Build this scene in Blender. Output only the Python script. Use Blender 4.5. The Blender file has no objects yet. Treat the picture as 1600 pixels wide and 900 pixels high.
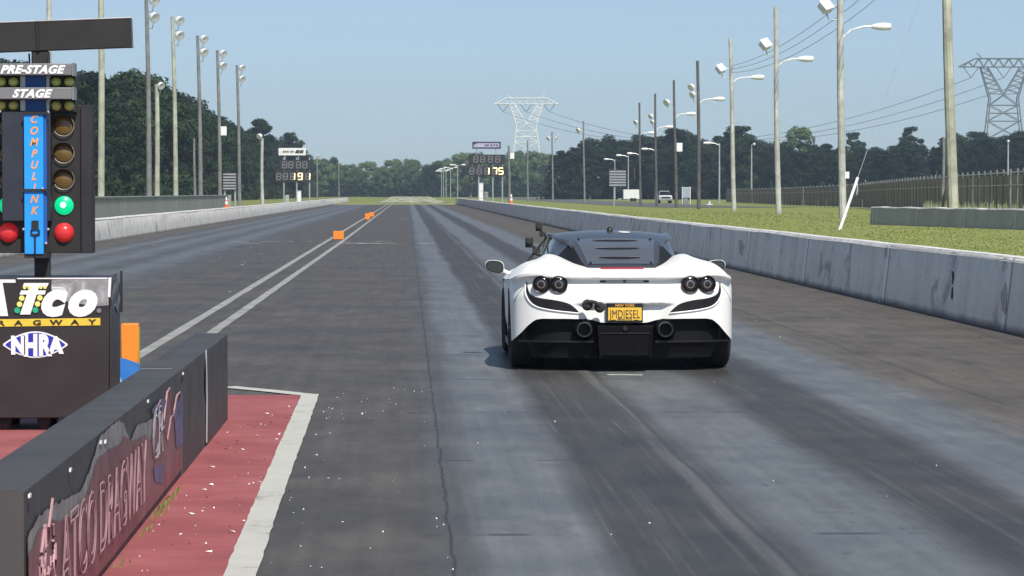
import bpy, bmesh, math, random
import numpy as np
from mathutils import Vector, Matrix, Euler

R = math.radians
scene = bpy.context.scene
COL = scene.collection

# ------------------------------------------------------------------ camera
H_CAM = 1.57
F_PX = 4900.0            # focal length in pixels of a 1600 px wide frame
U0, V0 = 636.0, 301.0    # vanishing point of the strip in that frame
cam_d = bpy.data.cameras.new("camera")
cam_d.sensor_width = 36.0
cam_d.lens = 36.0 * F_PX / 1600.0
cam_d.clip_start = 0.5
cam_d.clip_end = 6000.0
cam = bpy.data.objects.new("camera", cam_d)
COL.objects.link(cam)
cam.location = (0, 0, H_CAM)
cam.rotation_euler = (R(90) - math.atan(149.0 / F_PX), 0, -math.atan(164.0 / F_PX))
scene.camera = cam

# ------------------------------------------------------------------ light
SUN_TO = Vector((0.25, -0.85, 1.04)).normalized()
sun_d = bpy.data.lights.new("sun", 'SUN')
sun_d.energy = 4.1
sun_d.angle = R(0.55)
sun_d.color = (1.0, 0.955, 0.88)
sun = bpy.data.objects.new("sun", sun_d)
COL.objects.link(sun)
sun.rotation_euler = SUN_TO.to_track_quat('Z', 'Y').to_euler()
world = bpy.data.worlds.new("World")
scene.world = world
world.use_nodes = True
wt = world.node_tree
wbg = wt.nodes.get('Background') or wt.nodes.new('ShaderNodeBackground')
wout = wt.nodes.get('World Output') or wt.nodes.new('ShaderNodeOutputWorld')
sky = wt.nodes.new('ShaderNodeTexSky')
sky.sky_type = 'NISHITA'
sky.sun_disc = False
sky.sun_elevation = math.asin(SUN_TO.z)
sky.sun_rotation = math.atan2(SUN_TO.x, SUN_TO.y)
sky.altitude = 30
sky.air_density = 1.0
sky.dust_density = 0.35
sky.ozone_density = 4.0
# hazy blue band of the lower sky
wtc = wt.nodes.new('ShaderNodeTexCoord'); wsep = wt.nodes.new('ShaderNodeSeparateXYZ'); wr_ = wt.nodes.new('ShaderNodeValToRGB'); wmx = wt.nodes.new('ShaderNodeMix')
wt.links.new(wtc.outputs['Generated'], wsep.inputs[0]); wt.links.new(wsep.outputs[2], wr_.inputs[0])
wr_.color_ramp.elements[0].position = 0.0; wr_.color_ramp.elements[0].color = (0.81, 1.02, 1.42, 1)
wr_.color_ramp.elements[1].position = 0.5; wr_.color_ramp.elements[1].color = (1.12, 0.97, 0.82, 1)
e_ = wr_.color_ramp.elements.new(0.10); e_.color = (0.95, 0.90, 0.99, 1)
wmx.data_type = 'RGBA'; wmx.blend_type = 'MULTIPLY'; wmx.inputs[0].default_value = 1.0
wt.links.new(sky.outputs[0], wmx.inputs[6]); wt.links.new(wr_.outputs[0], wmx.inputs[7]); wt.links.new(wmx.outputs[2], wbg.inputs[0])
wbg.inputs[1].default_value = 0.082
wt.links.new(wbg.outputs[0], wout.inputs[0])
scene.view_settings.view_transform = 'Standard'
scene.view_settings.look = 'None'
scene.view_settings.exposure = 0.26
scene.view_settings.gamma = 1.0
scene.view_settings.use_curve_mapping = False
scene.render.engine = 'CYCLES'
scene.cycles.max_bounces = 6
scene.cycles.diffuse_bounces = 3
scene.cycles.glossy_bounces = 3
scene.cycles.transparent_max_bounces = 12
scene.cycles.volume_bounces = 0
scene.cycles.use_denoising = True

random.seed(7)
rng = np.random.default_rng(11)

# ------------------------------------------------------------------ node helper
class NT:
    def __init__(self, mat):
        self.t = mat.node_tree
        self.n = self.t.nodes
        self.l = self.t.links
    def node(self, kind, **kw):
        n = self.n.new(kind)
        for k, v in kw.items():
            setattr(n, k, v)
        return n
    def put(self, sock, v):
        if hasattr(v, 'is_output'):
            self.l.new(v, sock)
        else:
            if isinstance(v, (tuple, list)) and len(v) == 3 and sock.type == 'RGBA':
                v = (*v, 1)
            sock.default_value = v
    def m(self, op, a, b=0.0, c=0.0, clamp=False):
        n = self.node('ShaderNodeMath', operation=op, use_clamp=clamp)
        self.put(n.inputs[0], a); self.put(n.inputs[1], b); self.put(n.inputs[2], c)
        return n.outputs[0]
    def combine(self, x, y, z):
        n = self.node('ShaderNodeCombineXYZ')
        for i, v in enumerate((x, y, z)): self.put(n.inputs[i], v)
        return n.outputs[0]
    def noise(self, vec, scale, detail=3.0, rough=0.55, dist=0.0):
        n = self.node('ShaderNodeTexNoise')
        if vec is not None: self.l.new(vec, n.inputs['Vector'])
        n.inputs['Scale'].default_value = scale
        n.inputs['Detail'].default_value = detail
        n.inputs['Roughness'].default_value = rough
        n.inputs['Distortion'].default_value = dist
        return n.outputs['Fac']
    def ramp(self, fac, stops, interp='LINEAR'):
        n = self.node('ShaderNodeValToRGB')
        cr = n.color_ramp
        cr.interpolation = interp
        while len(cr.elements) > 1: cr.elements.remove(cr.elements[-1])
        for i, (p, c) in enumerate(stops):
            if not isinstance(c, (tuple, list)): c = (c, c, c)
            e = cr.elements[0] if i == 0 else cr.elements.new(min(1, max(0, p)))
            e.position = min(1, max(0, p))
            e.color = (*c[:3], 1)
        self.put(n.inputs[0], fac)
        return n.outputs[0]
    def mix(self, fac, a, b, mode='MIX'):
        n = self.node('ShaderNodeMix', data_type='RGBA', blend_type=mode)
        self.put(n.inputs[0], fac); self.put(n.inputs[6], a); self.put(n.inputs[7], b)
        return n.outputs[2]
    def pos(self):
        return self.node('ShaderNodeNewGeometry').outputs['Position']
    def obj(self):
        return self.node('ShaderNodeTexCoord').outputs['Object']
    def sep(self, v):
        n = self.node('ShaderNodeSeparateXYZ'); self.l.new(v, n.inputs[0]); return n.outputs
    def bump(self, h, strength=0.3, dist=0.02):
        n = self.node('ShaderNodeBump')
        n.inputs['Strength'].default_value = strength
        n.inputs['Distance'].default_value = dist
        self.l.new(h, n.inputs['Height'])
        return n.outputs[0]

def new_mat(name):
    m = bpy.data.materials.new(name)
    m.use_nodes = True
    b = m.node_tree.nodes['Principled BSDF']
    return m, NT(m), b

def M(name, col, rough=0.6, metal=0.0, var=0.12, vs=3.0, bump=0.0, bs=60.0, spec=0.5, coat=0.0, emit=None, es=1.0, rvar=0.1):
    m, t, b = new_mat(name)
    o = t.obj()
    f = t.noise(o, vs, 4)
    lo = tuple(max(0, c * (1 - var)) for c in col); hi = tuple(min(1, c * (1 + var)) for c in col)
    t.put(b.inputs['Base Color'], t.ramp(f, [(0.3, lo), (0.7, hi)]))
    t.put(b.inputs['Roughness'], t.ramp(t.noise(o, vs * 2.3, 3), [(0.3, max(0, rough - rvar)), (0.7, min(1, rough + rvar))]))
    b.inputs['Metallic'].default_value = metal
    b.inputs['Specular IOR Level'].default_value = spec
    b.inputs['Coat Weight'].default_value = coat
    b.inputs['Coat Roughness'].default_value = 0.04
    if emit:
        b.inputs['Emission Color'].default_value = (*emit, 1)
        b.inputs['Emission Strength'].default_value = es
    if bump:
        t.put(b.inputs['Normal'], t.bump(t.noise(o, bs, 4), bump, 0.01))
    return m

# ------------------------------------------------------------------ mesh helper
def wloc(o):
    v = Vector((0, 0, 0))
    while o is not None:
        v += o.location; o = o.parent
    return v

class MB:
    def __init__(self): self.v = []; self.f = []
    def add(self, vs, fs):
        k = len(self.v)
        self.v += [tuple(map(float, p)) for p in vs]
        self.f += [tuple(i + k for i in f) for f in fs]
        return self
    def box(self, c, s, rot=None):
        pts = []
        for dx in (-.5, .5):
            for dy in (-.5, .5):
                for dz in (-.5, .5):
                    p = Vector((dx * s[0], dy * s[1], dz * s[2]))
                    if rot is not None: p = rot @ p
                    pts.append(p + Vector(c))
        return self.add(pts, [(0, 1, 3, 2), (4, 6, 7, 5), (0, 4, 5, 1), (2, 3, 7, 6), (0, 2, 6, 4), (1, 5, 7, 3)])
    def span(self, a, b):
        c = [(p + q) / 2 for p, q in zip(a, b)]; s = [abs(q - p) for p, q in zip(a, b)]
        return self.box(c, s)
    def tube(self, pts, r, n=8, cap=True):
        P = [Vector(p) for p in pts]
        rs = r if isinstance(r, (list, tuple)) else [r] * len(P)
        vs, fs = [], []
        for i, p in enumerate(P):
            d = (P[min(i + 1, len(P) - 1)] - P[max(i - 1, 0)]).normalized()
            up = Vector((0, 0, 1)) if abs(d.z) < .9 else Vector((0, 1, 0))
            a = d.cross(up).normalized(); b = a.cross(d)
            for k in range(n):
                t = 2 * math.pi * k / n
                vs.append(p + (a * math.cos(t) + b * math.sin(t)) * rs[i])
        for i in range(len(P) - 1):
            for k in range(n):
                fs.append((i * n + k, i * n + (k + 1) % n, (i + 1) * n + (k + 1) % n, (i + 1) * n + k))
        if cap:
            fs.append(tuple(range(n - 1, -1, -1)))
            fs.append(tuple((len(P) - 1) * n + k for k in range(n)))
        return self.add(vs, fs)
    def grid(self, P):
        n, m = len(P), len(P[0])
        vs = [p for row in P for p in row]
        fs = [(i * m + j, i * m + j + 1, (i + 1) * m + j + 1, (i + 1) * m + j) for i in range(n - 1) for j in range(m - 1)]
        return self.add(vs, fs)
    def lathe(self, prof, o, axis, n=24, closed=False):
        ax = Vector(axis).normalized()
        up = Vector((0, 0, 1)) if abs(ax.z) < .9 else Vector((0, 1, 0))
        a = ax.cross(up).normalized(); b = a.cross(ax)
        vs, fs = [], []
        m = len(prof)
        for r, h in prof:
            for k in range(n):
                t = 2 * math.pi * k / n
                vs.append(Vector(o) + ax * h + (a * math.cos(t) + b * math.sin(t)) * max(r, 1e-4))
        for i in range(m - 1 + (1 if closed else 0)):
            j = (i + 1) % m
            for k in range(n):
                fs.append((i * n + k, i * n + (k + 1) % n, j * n + (k + 1) % n, j * n + k))
        return self.add(vs, fs)
    def poly(self, pts):
        return self.add(pts, [tuple(range(len(pts)))])
    def prism(self, pts, off):
        n = len(pts); o = Vector(off)
        vs = [Vector(p) for p in pts] + [Vector(p) + o for p in pts]
        fs = [tuple(range(n)), tuple(range(2 * n - 1, n - 1, -1))]
        fs += [(i, (i + 1) % n, n + (i + 1) % n, n + i) for i in range(n)]
        return self.add(vs, fs)
    def build(self, name, mat, parent=None, local=False, bevel=0.0, smooth=True, ang=35, fixn=True, bseg=2):
        me = bpy.data.meshes.new(name)
        vs = self.v
        if parent is not None and not local:
            L = wloc(parent)
            vs = [(p[0] - L.x, p[1] - L.y, p[2] - L.z) for p in vs]
        me.from_pydata(vs, [], self.f)
        if fixn:
            bm = bmesh.new(); bm.from_mesh(me)
            bmesh.ops.recalc_face_normals(bm, faces=bm.faces)
            bm.to_mesh(me); bm.free()
        me.materials.append(mat)
        if smooth:
            me.polygons.foreach_set('use_smooth', [True] * len(me.polygons))
            me.set_sharp_from_angle(angle=R(ang))
        me.update()
        o = bpy.data.objects.new(name, me)
        COL.objects.link(o)
        if parent is not None: o.parent = parent
        if bevel:
            bv = o.modifiers.new('bevel', 'BEVEL'); bv.width = bevel; bv.segments = bseg
            bv.limit_method = 'ANGLE'; bv.angle_limit = R(40)
        return o

def tag(o, label=None, cat=None, group=None, kind=None):
    if label: o['label'] = label
    if cat: o['category'] = cat
    if group: o['group'] = group
    if kind: o['kind'] = kind
    return o

def thing(name, loc, label, cat, group=None):
    o = bpy.data.objects.new(name, None)
    o.empty_display_size = 0.2
    o.location = loc
    COL.objects.link(o)
    return tag(o, label, cat, group)

def copy_tree(o, parent=None):
    c = o.copy(); COL.objects.link(c)
    if parent is not None: c.parent = parent
    for ch in list(o.children): copy_tree(ch, c)
    return c

def text_mesh(mb, s, size, fmap, shear=0.0, bold=0.0, sx=1.0, space=1.0, align='LEFT', outline=0.0, nrm=(0, 0, 0)):
    """lettering as flat faces, carried onto a surface by fmap(x, y)"""
    cu = bpy.data.curves.new('lettering', 'FONT')
    cu.body = s; cu.size = size; cu.shear = shear; cu.offset = bold; cu.space_character = space
    cu.align_x = align; cu.resolution_u = 4
    if outline:
        cu.fill_mode = 'NONE'; cu.bevel_depth = outline; cu.bevel_resolution = 0
    ob = bpy.data.objects.new('lettering', cu); COL.objects.link(ob)
    me = bpy.data.meshes.new_from_object(ob.evaluated_get(bpy.context.evaluated_depsgraph_get()))
    nv = Vector(nrm)
    vs = [tuple(Vector(fmap(v.co.x * sx, v.co.y)) + nv * v.co.z) for v in me.vertices]
    mb.add(vs, [tuple(p.vertices) for p in me.polygons])
    bpy.data.objects.remove(ob); bpy.data.curves.remove(cu); bpy.data.meshes.remove(me)
    return mb

def W(u, v, Y):
    return Vector(((u - U0) * Y / F_PX, Y, H_CAM - (v - V0) * Y / F_PX))

def lerp(a, b, t): return a + (b - a) * t
def sstep(a, b, x):
    t = min(1, max(0, (x - a) / (b - a))); return t * t * (3 - 2 * t)
def crv(xs, ys):
    """smooth 1-D interpolation (monotone-ish cubic)"""
    xs = np.array(xs, float); ys = np.array(ys, float)
    d = np.gradient(ys, xs, axis=0)
    def f(x):
        x = min(max(x, xs[0]), xs[-1])
        i = min(max(int(np.searchsorted(xs, x)) - 1, 0), len(xs) - 2)
        h = xs[i + 1] - xs[i]; t = (x - xs[i]) / h
        h00 = 2*t**3 - 3*t**2 + 1; h10 = t**3 - 2*t**2 + t; h01 = -2*t**3 + 3*t**2; h11 = t**3 - t**2
        return h00*ys[i] + h10*h*d[i] + h01*ys[i+1] + h11*h*d[i+1]
    return f

# ------------------------------------------------------------------ materials
WHITE = M('white_paint', (0.78, 0.78, 0.76), 0.5, var=0.08)
BLACK = M('black_paint', (0.018, 0.018, 0.02), 0.42, var=0.3, bump=0.05)
MATBLACK = M('matt_black', (0.022, 0.022, 0.024), 0.75, var=0.3)
GREYMET = M('grey_metal', (0.32, 0.33, 0.34), 0.45, 0.6, var=0.2)
LIGHTMET = M('galvanised_metal', (0.55, 0.57, 0.58), 0.4, 0.5, var=0.15)
LAMPWHITE = M('lamp_housing', (0.82, 0.83, 0.83), 0.4, 0.0, var=0.1)
GLASS_DK = M('dark_glass', (0.012, 0.014, 0.016), 0.06, 0.0, var=0.1, spec=0.6)
ORANGE = M('orange_foam', (0.85, 0.25, 0.02), 0.6, var=0.08, bump=0.1)
BLUE = M('blue_paint', (0.02, 0.33, 0.92), 0.45, var=0.12)
BLUEVINYL = M('blue_vinyl', (0.03, 0.17, 0.5), 0.35, var=0.15)
YELLOW = M('yellow_vinyl', (0.80, 0.58, 0.06), 0.5, var=0.15)
ORANGE_INK = M('orange_ink', (0.85, 0.36, 0.10), 0.5)
DARK_INK = M('dark_ink', (0.03, 0.02, 0.015), 0.6)
WHITE_INK = M('white_ink', (0.88, 0.88, 0.88), 0.5, var=0.04)
NAVY = M('navy_ink', (0.03, 0.035, 0.42), 0.45)
GREEN_INK = M('green_ink', (0.02, 0.40, 0.20), 0.5)
LEMON_INK = M('lemon_ink', (0.80, 0.78, 0.20), 0.5)
CONC_LT = None

def wood(name, col, lam=0.4):
    m, t, b = new_mat(name)
    o = t.obj(); s = t.sep(o)
    v = t.combine(t.m('MULTIPLY', s[0], 14), t.m('MULTIPLY', s[1], 14), t.m('MULTIPLY', s[2], 0.6))
    f = t.noise(v, 1.0, 5, 0.65)
    g = t.noise(o, 1.1, 5, 0.65)
    c = t.ramp(f, [(0.25, tuple(c * 0.6 for c in col)), (0.5, col), (0.75, tuple(min(1, c * 1.3) for c in col))])
    c2 = t.mix(t.ramp(g, [(0.42, 0.0), (0.62, 1.0)]), c, tuple(c * 0.62 for c in col), 'MIX')
    t.put(b.inputs['Base Color'], c2)
    b.inputs['Roughness'].default_value = 0.85
    t.put(b.inputs['Normal'], t.bump(f, 0.5, 0.01))
    return m
WOOD_PALE = wood('pale_weathered_wood', (0.54, 0.54, 0.49))
WOOD_GREEN = wood('greenish_treated_wood', (0.48, 0.49, 0.39))
WOOD_GREY = wood('grey_weathered_wood', (0.24, 0.245, 0.235))
WOOD_BROWN = wood('brown_weathered_wood', (0.13, 0.125, 0.12))

def concrete(name, base, joint, ys, stain=0.5, dark=(0.05, 0.05, 0.055)):
    m, t, b = new_mat(name)
    p = t.pos(); s = t.sep(p)
    # vertical run marks: fast along the wall, slow in height
    v = t.combine(0.0, t.m('MULTIPLY', s[1], 1.0), t.m('MULTIPLY', s[2], 0.25))
    f1 = t.noise(v, 1.1, 5, 0.6)
    f2 = t.noise(p, 0.5, 4)
    f3 = t.noise(p, 9, 4)
    c = t.ramp(f1, [(0.25, tuple(x * 0.72 for x in base)), (0.5, base), (0.72, tuple(min(1, x * 1.18) for x in base))])
    c = t.mix(t.ramp(f2, [(0.35, 0.0), (0.7, 0.45)]), c, tuple(x * 0.65 for x in base))
    c = t.mix(0.25, c, t.ramp(f3, [(0.3, tuple(x * 0.6 for x in base)), (0.7, tuple(min(1, x * 1.3) for x in base))]))
    # dark scuffs
    v2 = t.combine(0.0, t.m('MULTIPLY', s[1], 0.8), t.m('MULTIPLY', s[2], 1.4))
    f4 = t.noise(v2, 1.0, 4, 0.6, 0.4)
    c = t.mix(t.ramp(f4, [(0.57, 0.0), (0.68, stain)]), c, dark)
    # pour joints: a dark line beside a pale strip
    fr = t.m('FRACT', t.m('DIVIDE', t.m('ADD', s[1], joint), ys))
    c = t.mix(t.m('LESS_THAN', fr, 0.012), c, tuple(x * 0.45 for x in base))
    pale = t.m('MULTIPLY', t.m('LESS_THAN', fr, 0.035), t.m('GREATER_THAN', fr, 0.012))
    c = t.mix(t.m('MULTIPLY', pale, 0.7), c, tuple(min(1, x * 1.45) for x in base))
    # grime at the foot
    c = t.mix(t.ramp(t.m('ADD', s[2], t.m('MULTIPLY', f1, 0.08)), [(0.06, 0.75), (0.14, 0.0)]), c, (0.05, 0.045, 0.04))
    t.put(b.inputs['Base Color'], c)
    b.inputs['Roughness'].default_value = 0.85
    t.put(b.inputs['Normal'], t.bump(f3, 0.25, 0.01))
    return m
CONC_R = concrete('barrier_concrete', (0.95, 0.865, 0.76), 0.8, 9.0, 0.75, (0.26, 0.25, 0.24))
CONC_L = concrete('pale_barrier_concrete', (0.78, 0.755, 0.70), 3.0, 7.0, 0.5)
CONC_PANEL = concrete('grey_panel', (0.34, 0.345, 0.34), 1.0, 7.3, 0.1)
WALLTOP = M('white_wall_coping', (0.72, 0.71, 0.68), 0.8, var=0.3, vs=2.5, bump=0.3, bs=20)
# ------------------------------------------------------------------ ground
def gz(x, y):
    z = 0.0
    if x > 7.1:
        z = 0.38 * sstep(7.1, 11.0, x) * (1 - sstep(150, 420, y))
    if x < -10.2:
        z = 0.10 * sstep(-10.2, -13.0, x) if False else 0.10 * (1 - sstep(-13.0, -10.2, x))
    return z - 0.03

def ground_material():
    m, t, b = new_mat('grass_ground')
    p = t.pos()
    f = t.noise(p, 0.12, 5, 0.6)
    g = t.noise(p, 1.7, 4, 0.6)
    h = t.noise(p, 22, 3)
    c = t.ramp(f, [(0.3, (0.20, 0.24, 0.062)), (0.5, (0.25, 0.275, 0.085)), (0.68, (0.30, 0.28, 0.12))])
    c = t.mix(t.ramp(g, [(0.3, 0.0), (0.7, 0.6)]), c, (0.17, 0.22, 0.055))
    c = t.mix(t.ramp(h, [(0.35, 0.0), (0.75, 0.45)]), c, (0.23, 0.24, 0.09))
    t.put(b.inputs['Base Color'], c)
    b.inputs['Roughness'].default_value = 0.95
    b.inputs['Specular IOR Level'].default_value = 0.1
    t.put(b.inputs['Normal'], t.bump(h, 0.3, 0.03))
    return m
GRASS = ground_material()

xs = [-700, -400, -250, -150, -100, -70, -45, -30, -20, -15, -13, -12, -11, -10.2] + [-8, -4, 0, 4, 7.1] + [8, 9, 10, 11, 14, 18, 24, 32, 45, 60, 80, 110, 150, 220, 350, 500, 800]
ys = [-60, -30, 0, 20, 40, 60, 80, 100, 120, 140, 160, 180, 210, 240, 280, 320, 360, 420, 500, 650, 800, 1000, 1250, 1550]
g = MB().grid([[(x, y, gz(x, y)) for x in xs] for y in ys])
tag(g.build('ground', GRASS, fixn=False), kind='structure')

def track_material():
    m, t, b = new_mat('rubbered_asphalt')
    p = t.pos(); s = t.sep(p); X, Y = s[0], s[1]
    w = t.noise(t.combine(t.m('MULTIPLY', X, 0.9), t.m('MULTIPLY', Y, 0.07), 0.0), 1.0, 4, 0.6)
    Xw = t.m('ADD', X, t.m('MULTIPLY', t.m('SUBTRACT', w, 0.5), 0.42))
    base = (0.088, 0.080, 0.072); brown = (0.104, 0.092, 0.080); lite = (0.130, 0.139, 0.143); dark = (0.056, 0.054, 0.051); edge = (0.085, 0.074, 0.066)  # lite: blue sky sheen on the rubber partly put into the base colour
    mid = (0.083, 0.085, 0.084)
    stops = [(-9.8, edge), (-9.0, brown), (-8.5, mid), (-8.0, lite), (-7.6, mid), (-6.9, lite), (-6.2, mid), (-5.6, lite), (-4.9, mid), (-4.2, base), (-2.4, base),
             (0.0, base), (0.28, mid), (0.42, lite), (0.82, lite), (0.95, dark), (1.5, dark), (1.66, mid), (1.78, lite), (2.35, lite), (2.55, dark), (3.05, dark),
             (3.25, lite), (3.8, lite), (4.15, brown), (5.6, brown), (6.5, edge), (6.85, edge)]
    c = t.ramp(t.m('DIVIDE', t.m('ADD', Xw, 10.5), 18.0), [((x + 10.5) / 18, k) for x, k in stops])
    gl = t.ramp(t.m('DIVIDE', t.m('ADD', Xw, 10.5), 18.0), [((x + 10.5) / 18, {base: 0.62, brown: 0.72, lite: 0.46, dark: 0.55, edge: 0.8, mid: 0.54}[k]) for x, k in stops])
    # streaks along the lanes
    st = t.noise(t.combine(t.m('MULTIPLY', X, 9.0), t.m('MULTIPLY', Y, 0.16), 0.0), 1.0, 5, 0.65)
    c = t.mix(1.0, c, t.ramp(st, [(0.28, 0.84), (0.5, 1.0), (0.72, 1.16)]), 'MULTIPLY')
    st2 = t.noise(t.combine(t.m('MULTIPLY', X, 26.0), t.m('MULTIPLY', Y, 0.16), 3.0), 1.0, 3, 0.6)
    inl = t.m('MULTIPLY', t.m('GREATER_THAN', X, 0.25), t.m('LESS_THAN', X, 4.2))
    c = t.mix(t.m('MULTIPLY', t.ramp(st2, [(0.54, 0.0), (0.74, 0.38)]), inl), c, (0.16, 0.165, 0.168))
    # blotches and aggregate
    bl = t.noise(p, 0.55, 5, 0.6)
    c = t.mix(1.0, c, t.ramp(bl, [(0.3, 0.76), (0.7, 1.2)]), 'MULTIPLY')
    bl2 = t.noise(t.combine(t.m('MULTIPLY', X, 1.6), t.m('MULTIPLY', Y, 0.5), 9.0), 1.0, 6, 0.7)
    c = t.mix(t.ramp(bl2, [(0.58, 0.0), (0.70, 0.5)]), c, (0.045, 0.045, 0.046))
    gr = t.noise(p, 85, 3, 0.7)
    c = t.mix(1.0, c, t.ramp(gr, [(0.3, 0.86), (0.7, 1.14)]), 'MULTIPLY')
    # worn mottling inside the lanes and dark crumbs along the seam
    mo = t.noise(t.combine(t.m('MULTIPLY', X, 3.2), t.m('MULTIPLY', Y, 0.9), 5.0), 1.0, 7, 0.72)
    c = t.mix(1.0, c, t.ramp(mo, [(0.30, 0.74), (0.5, 1.0), (0.70, 1.26)]), 'MULTIPLY')
    fl = t.noise(t.combine(t.m('MULTIPLY', X, 7.0), t.m('MULTIPLY', Y, 3.0), 2.0), 1.0, 5, 0.7)
    near = t.m('MULTIPLY', t.m('GREATER_THAN', X, 0.9), t.m('LESS_THAN', X, 2.5))
    c = t.mix(t.m('MULTIPLY', t.ramp(fl, [(0.63, 0.0), (0.69, 0.75)]), near), c, (0.035, 0.036, 0.037))
    wl_ = t.noise(t.combine(t.m('MULTIPLY', t.m('ADD', X, t.m('MULTIPLY', Y, 0.012)), 38.0), t.m('MULTIPLY', Y, 0.30), 7.0), 1.0, 2, 0.5)
    c = t.mix(t.m('MULTIPLY', t.ramp(wl_, [(0.68, 0.0), (0.74, 0.5)]), inl), c, (0.20, 0.205, 0.21))
    # long wandering crack left of the groove, sealed seams
    wc = t.noise(t.combine(0.0, Y, 0.0), 1.3, 5, 0.7)
    d = t.m('ABSOLUTE', t.m('SUBTRACT', X, t.m('ADD', 0.15, t.m('MULTIPLY', wc, 0.09))))
    c = t.mix(t.ramp(d, [(0.003, 0.8), (0.011, 0.0)]), c, (0.025, 0.025, 0.027))
    wc2 = t.noise(t.combine(4.0, Y, 0.0), 0.25, 3, 0.5)
    d2 = t.m('SUBTRACT', X, t.m('ADD', 1.56, t.m('MULTIPLY', wc2, 0.10)))
    c = t.mix(t.ramp(t.m('ABSOLUTE', d2), [(0.006, 0.6), (0.02, 0.0)]), c, (0.04, 0.042, 0.046))
    c = t.mix(t.m('MULTIPLY', t.ramp(t.m('ABSOLUTE', t.m('ADD', d2, 0.055)), [(0.02, 0.45), (0.06, 0.0)]), t.ramp(st, [(0.4, 0.2), (0.6, 1.0)])), c, (0.20, 0.20, 0.20))
    d3 = t.m('SUBTRACT', X, t.m('ADD', 4.25, t.m('MULTIPLY', wc2, 0.35)))
    c = t.mix(t.ramp(t.m('ABSOLUTE', d3), [(0.012, 0.5), (0.05, 0.0)]), c, (0.05, 0.047, 0.045))
    # crosswise joints every four metres, broken up
    fy = t.m('ABSOLUTE', t.m('SUBTRACT', t.m('FRACT', t.m('DIVIDE', t.m('SUBTRACT', Y, 0.35), 4.0)), 0.5))
    wj = t.noise(t.combine(t.m('MULTIPLY', X, 3.0), t.m('MULTIPLY', Y, 0.3), 1.0), 1.0, 3)
    jm = t.m('MULTIPLY', t.ramp(fy, [(0.006, 0.8), (0.015, 0.0)]), t.ramp(wj, [(0.46, 0.0), (0.56, 1.0)]))
    jm = t.m('MULTIPLY', jm, t.m('MULTIPLY', t.m('GREATER_THAN', X, 0.0), t.m('LESS_THAN', X, 2.4)))
    c = t.mix(jm, c, (0.035, 0.036, 0.038))
    t.put(b.inputs['Base Color'], c)
    ro = t.m('ADD', gl, t.m('MULTIPLY', t.m('SUBTRACT', bl, 0.5), 0.25))
    t.put(b.inputs['Roughness'], ro)
    b.inputs['Specular IOR Level'].default_value = 0.45
    t.put(b.inputs['Normal'], t.bump(gr, 0.25, 0.004))
    return m
TRACK = track_material()
ysT = [-40, 0, 40, 100, 200, 300, 413]
tag(MB().grid([[(x, y, 0.0) for x in (-9.9, -5, 0, 3, 6.95)] for y in ysT]).build('track', TRACK, fixn=False), kind='structure')

def paint(name, col, wear=0.5, sc=14):
    m, t, b = new_mat(name)
    p = t.pos()
    f = t.noise(p, sc, 5, 0.7)
    g = t.noise(p, 1.2, 4)
    k = t.m('ADD', t.m('MULTIPLY', f, 0.6), t.m('MULTIPLY', g, 0.4))
    c = t.ramp(k, [(0.30, tuple(x * 0.35 for x in col)), (0.30 + 0.22 * wear, tuple(x * 0.85 for x in col)), (0.75, col)])
    t.put(b.inputs['Base Color'], c)
    b.inputs['Roughness'].default_value = 0.7
    t.put(b.inputs['Normal'], t.bump(f, 0.2, 0.003))
    return m
LINE = paint('worn_white_line', (0.50, 0.50, 0.47), 1.5, 9)
LINE2 = paint('white_curb_paint', (0.60, 0.595, 0.54), 0.6, 6)
YARD = M('sandy_yard', (0.34, 0.30, 0.24), 0.95, var=0.3, vs=0.1)
tag(MB().grid([[(x, y, gz(x, y) + 0.03) for x in xr] for y, xr in ((95, (23, 28, 60)), (131, (26.5, 34, 66)), (196, (32.7, 42, 72)), (271, (40.3, 50, 80)))]).build('sandy_yard', YARD, fixn=False), kind='structure')
REDPAINT, t_, b_r = new_mat('red_apron_paint')
p_ = t_.pos(); f_ = t_.noise(p_, 1.6, 6, .65); g_ = t_.noise(p_, 26, 4, .7); h_ = t_.noise(p_, 7, 5, .7)
c_ = t_.ramp(f_, [(.3, (.27, .070, .072)), (.5, (.34, .092, .095)), (.7, (.40, .13, .13))])
c_ = t_.mix(t_.ramp(h_, [(.58, 0.0), (.72, .55)]), c_, (.15, .075, .072))
c_ = t_.mix(t_.ramp(g_, [(.66, 0.0), (.72, .7)]), c_, (.10, .085, .08))
t_.put(b_r.inputs['Base Color'], c_); b_r.inputs['Roughness'].default_value = .75
t_.put(b_r.inputs['Normal'], t_.bump(g_, .3, .004))

def strip(mb, pts, w, z, n=60, jag=0.0, seed=1):
    """a painted strip with slightly uneven edges along a polyline"""
    r = random.Random(seed)
    P = [Vector((*p, 0)) for p in pts]
    rows = []
    tot = n
    for i in range(tot + 1):
        q = i / tot * (len(P) - 1); k = min(int(q), len(P) - 2); c = P[k].lerp(P[k + 1], q - k)
        d = (P[k + 1] - P[k]).normalized(); nrm = Vector((-d.y, d.x, 0))
        a = w / 2 + r.uniform(-jag, jag); bb = w / 2 + r.uniform(-jag, jag)
        rows.append([(*(c + nrm * a).xy, z), (*(c - nrm * bb).xy, z)])
    return mb.grid(rows)

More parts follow.
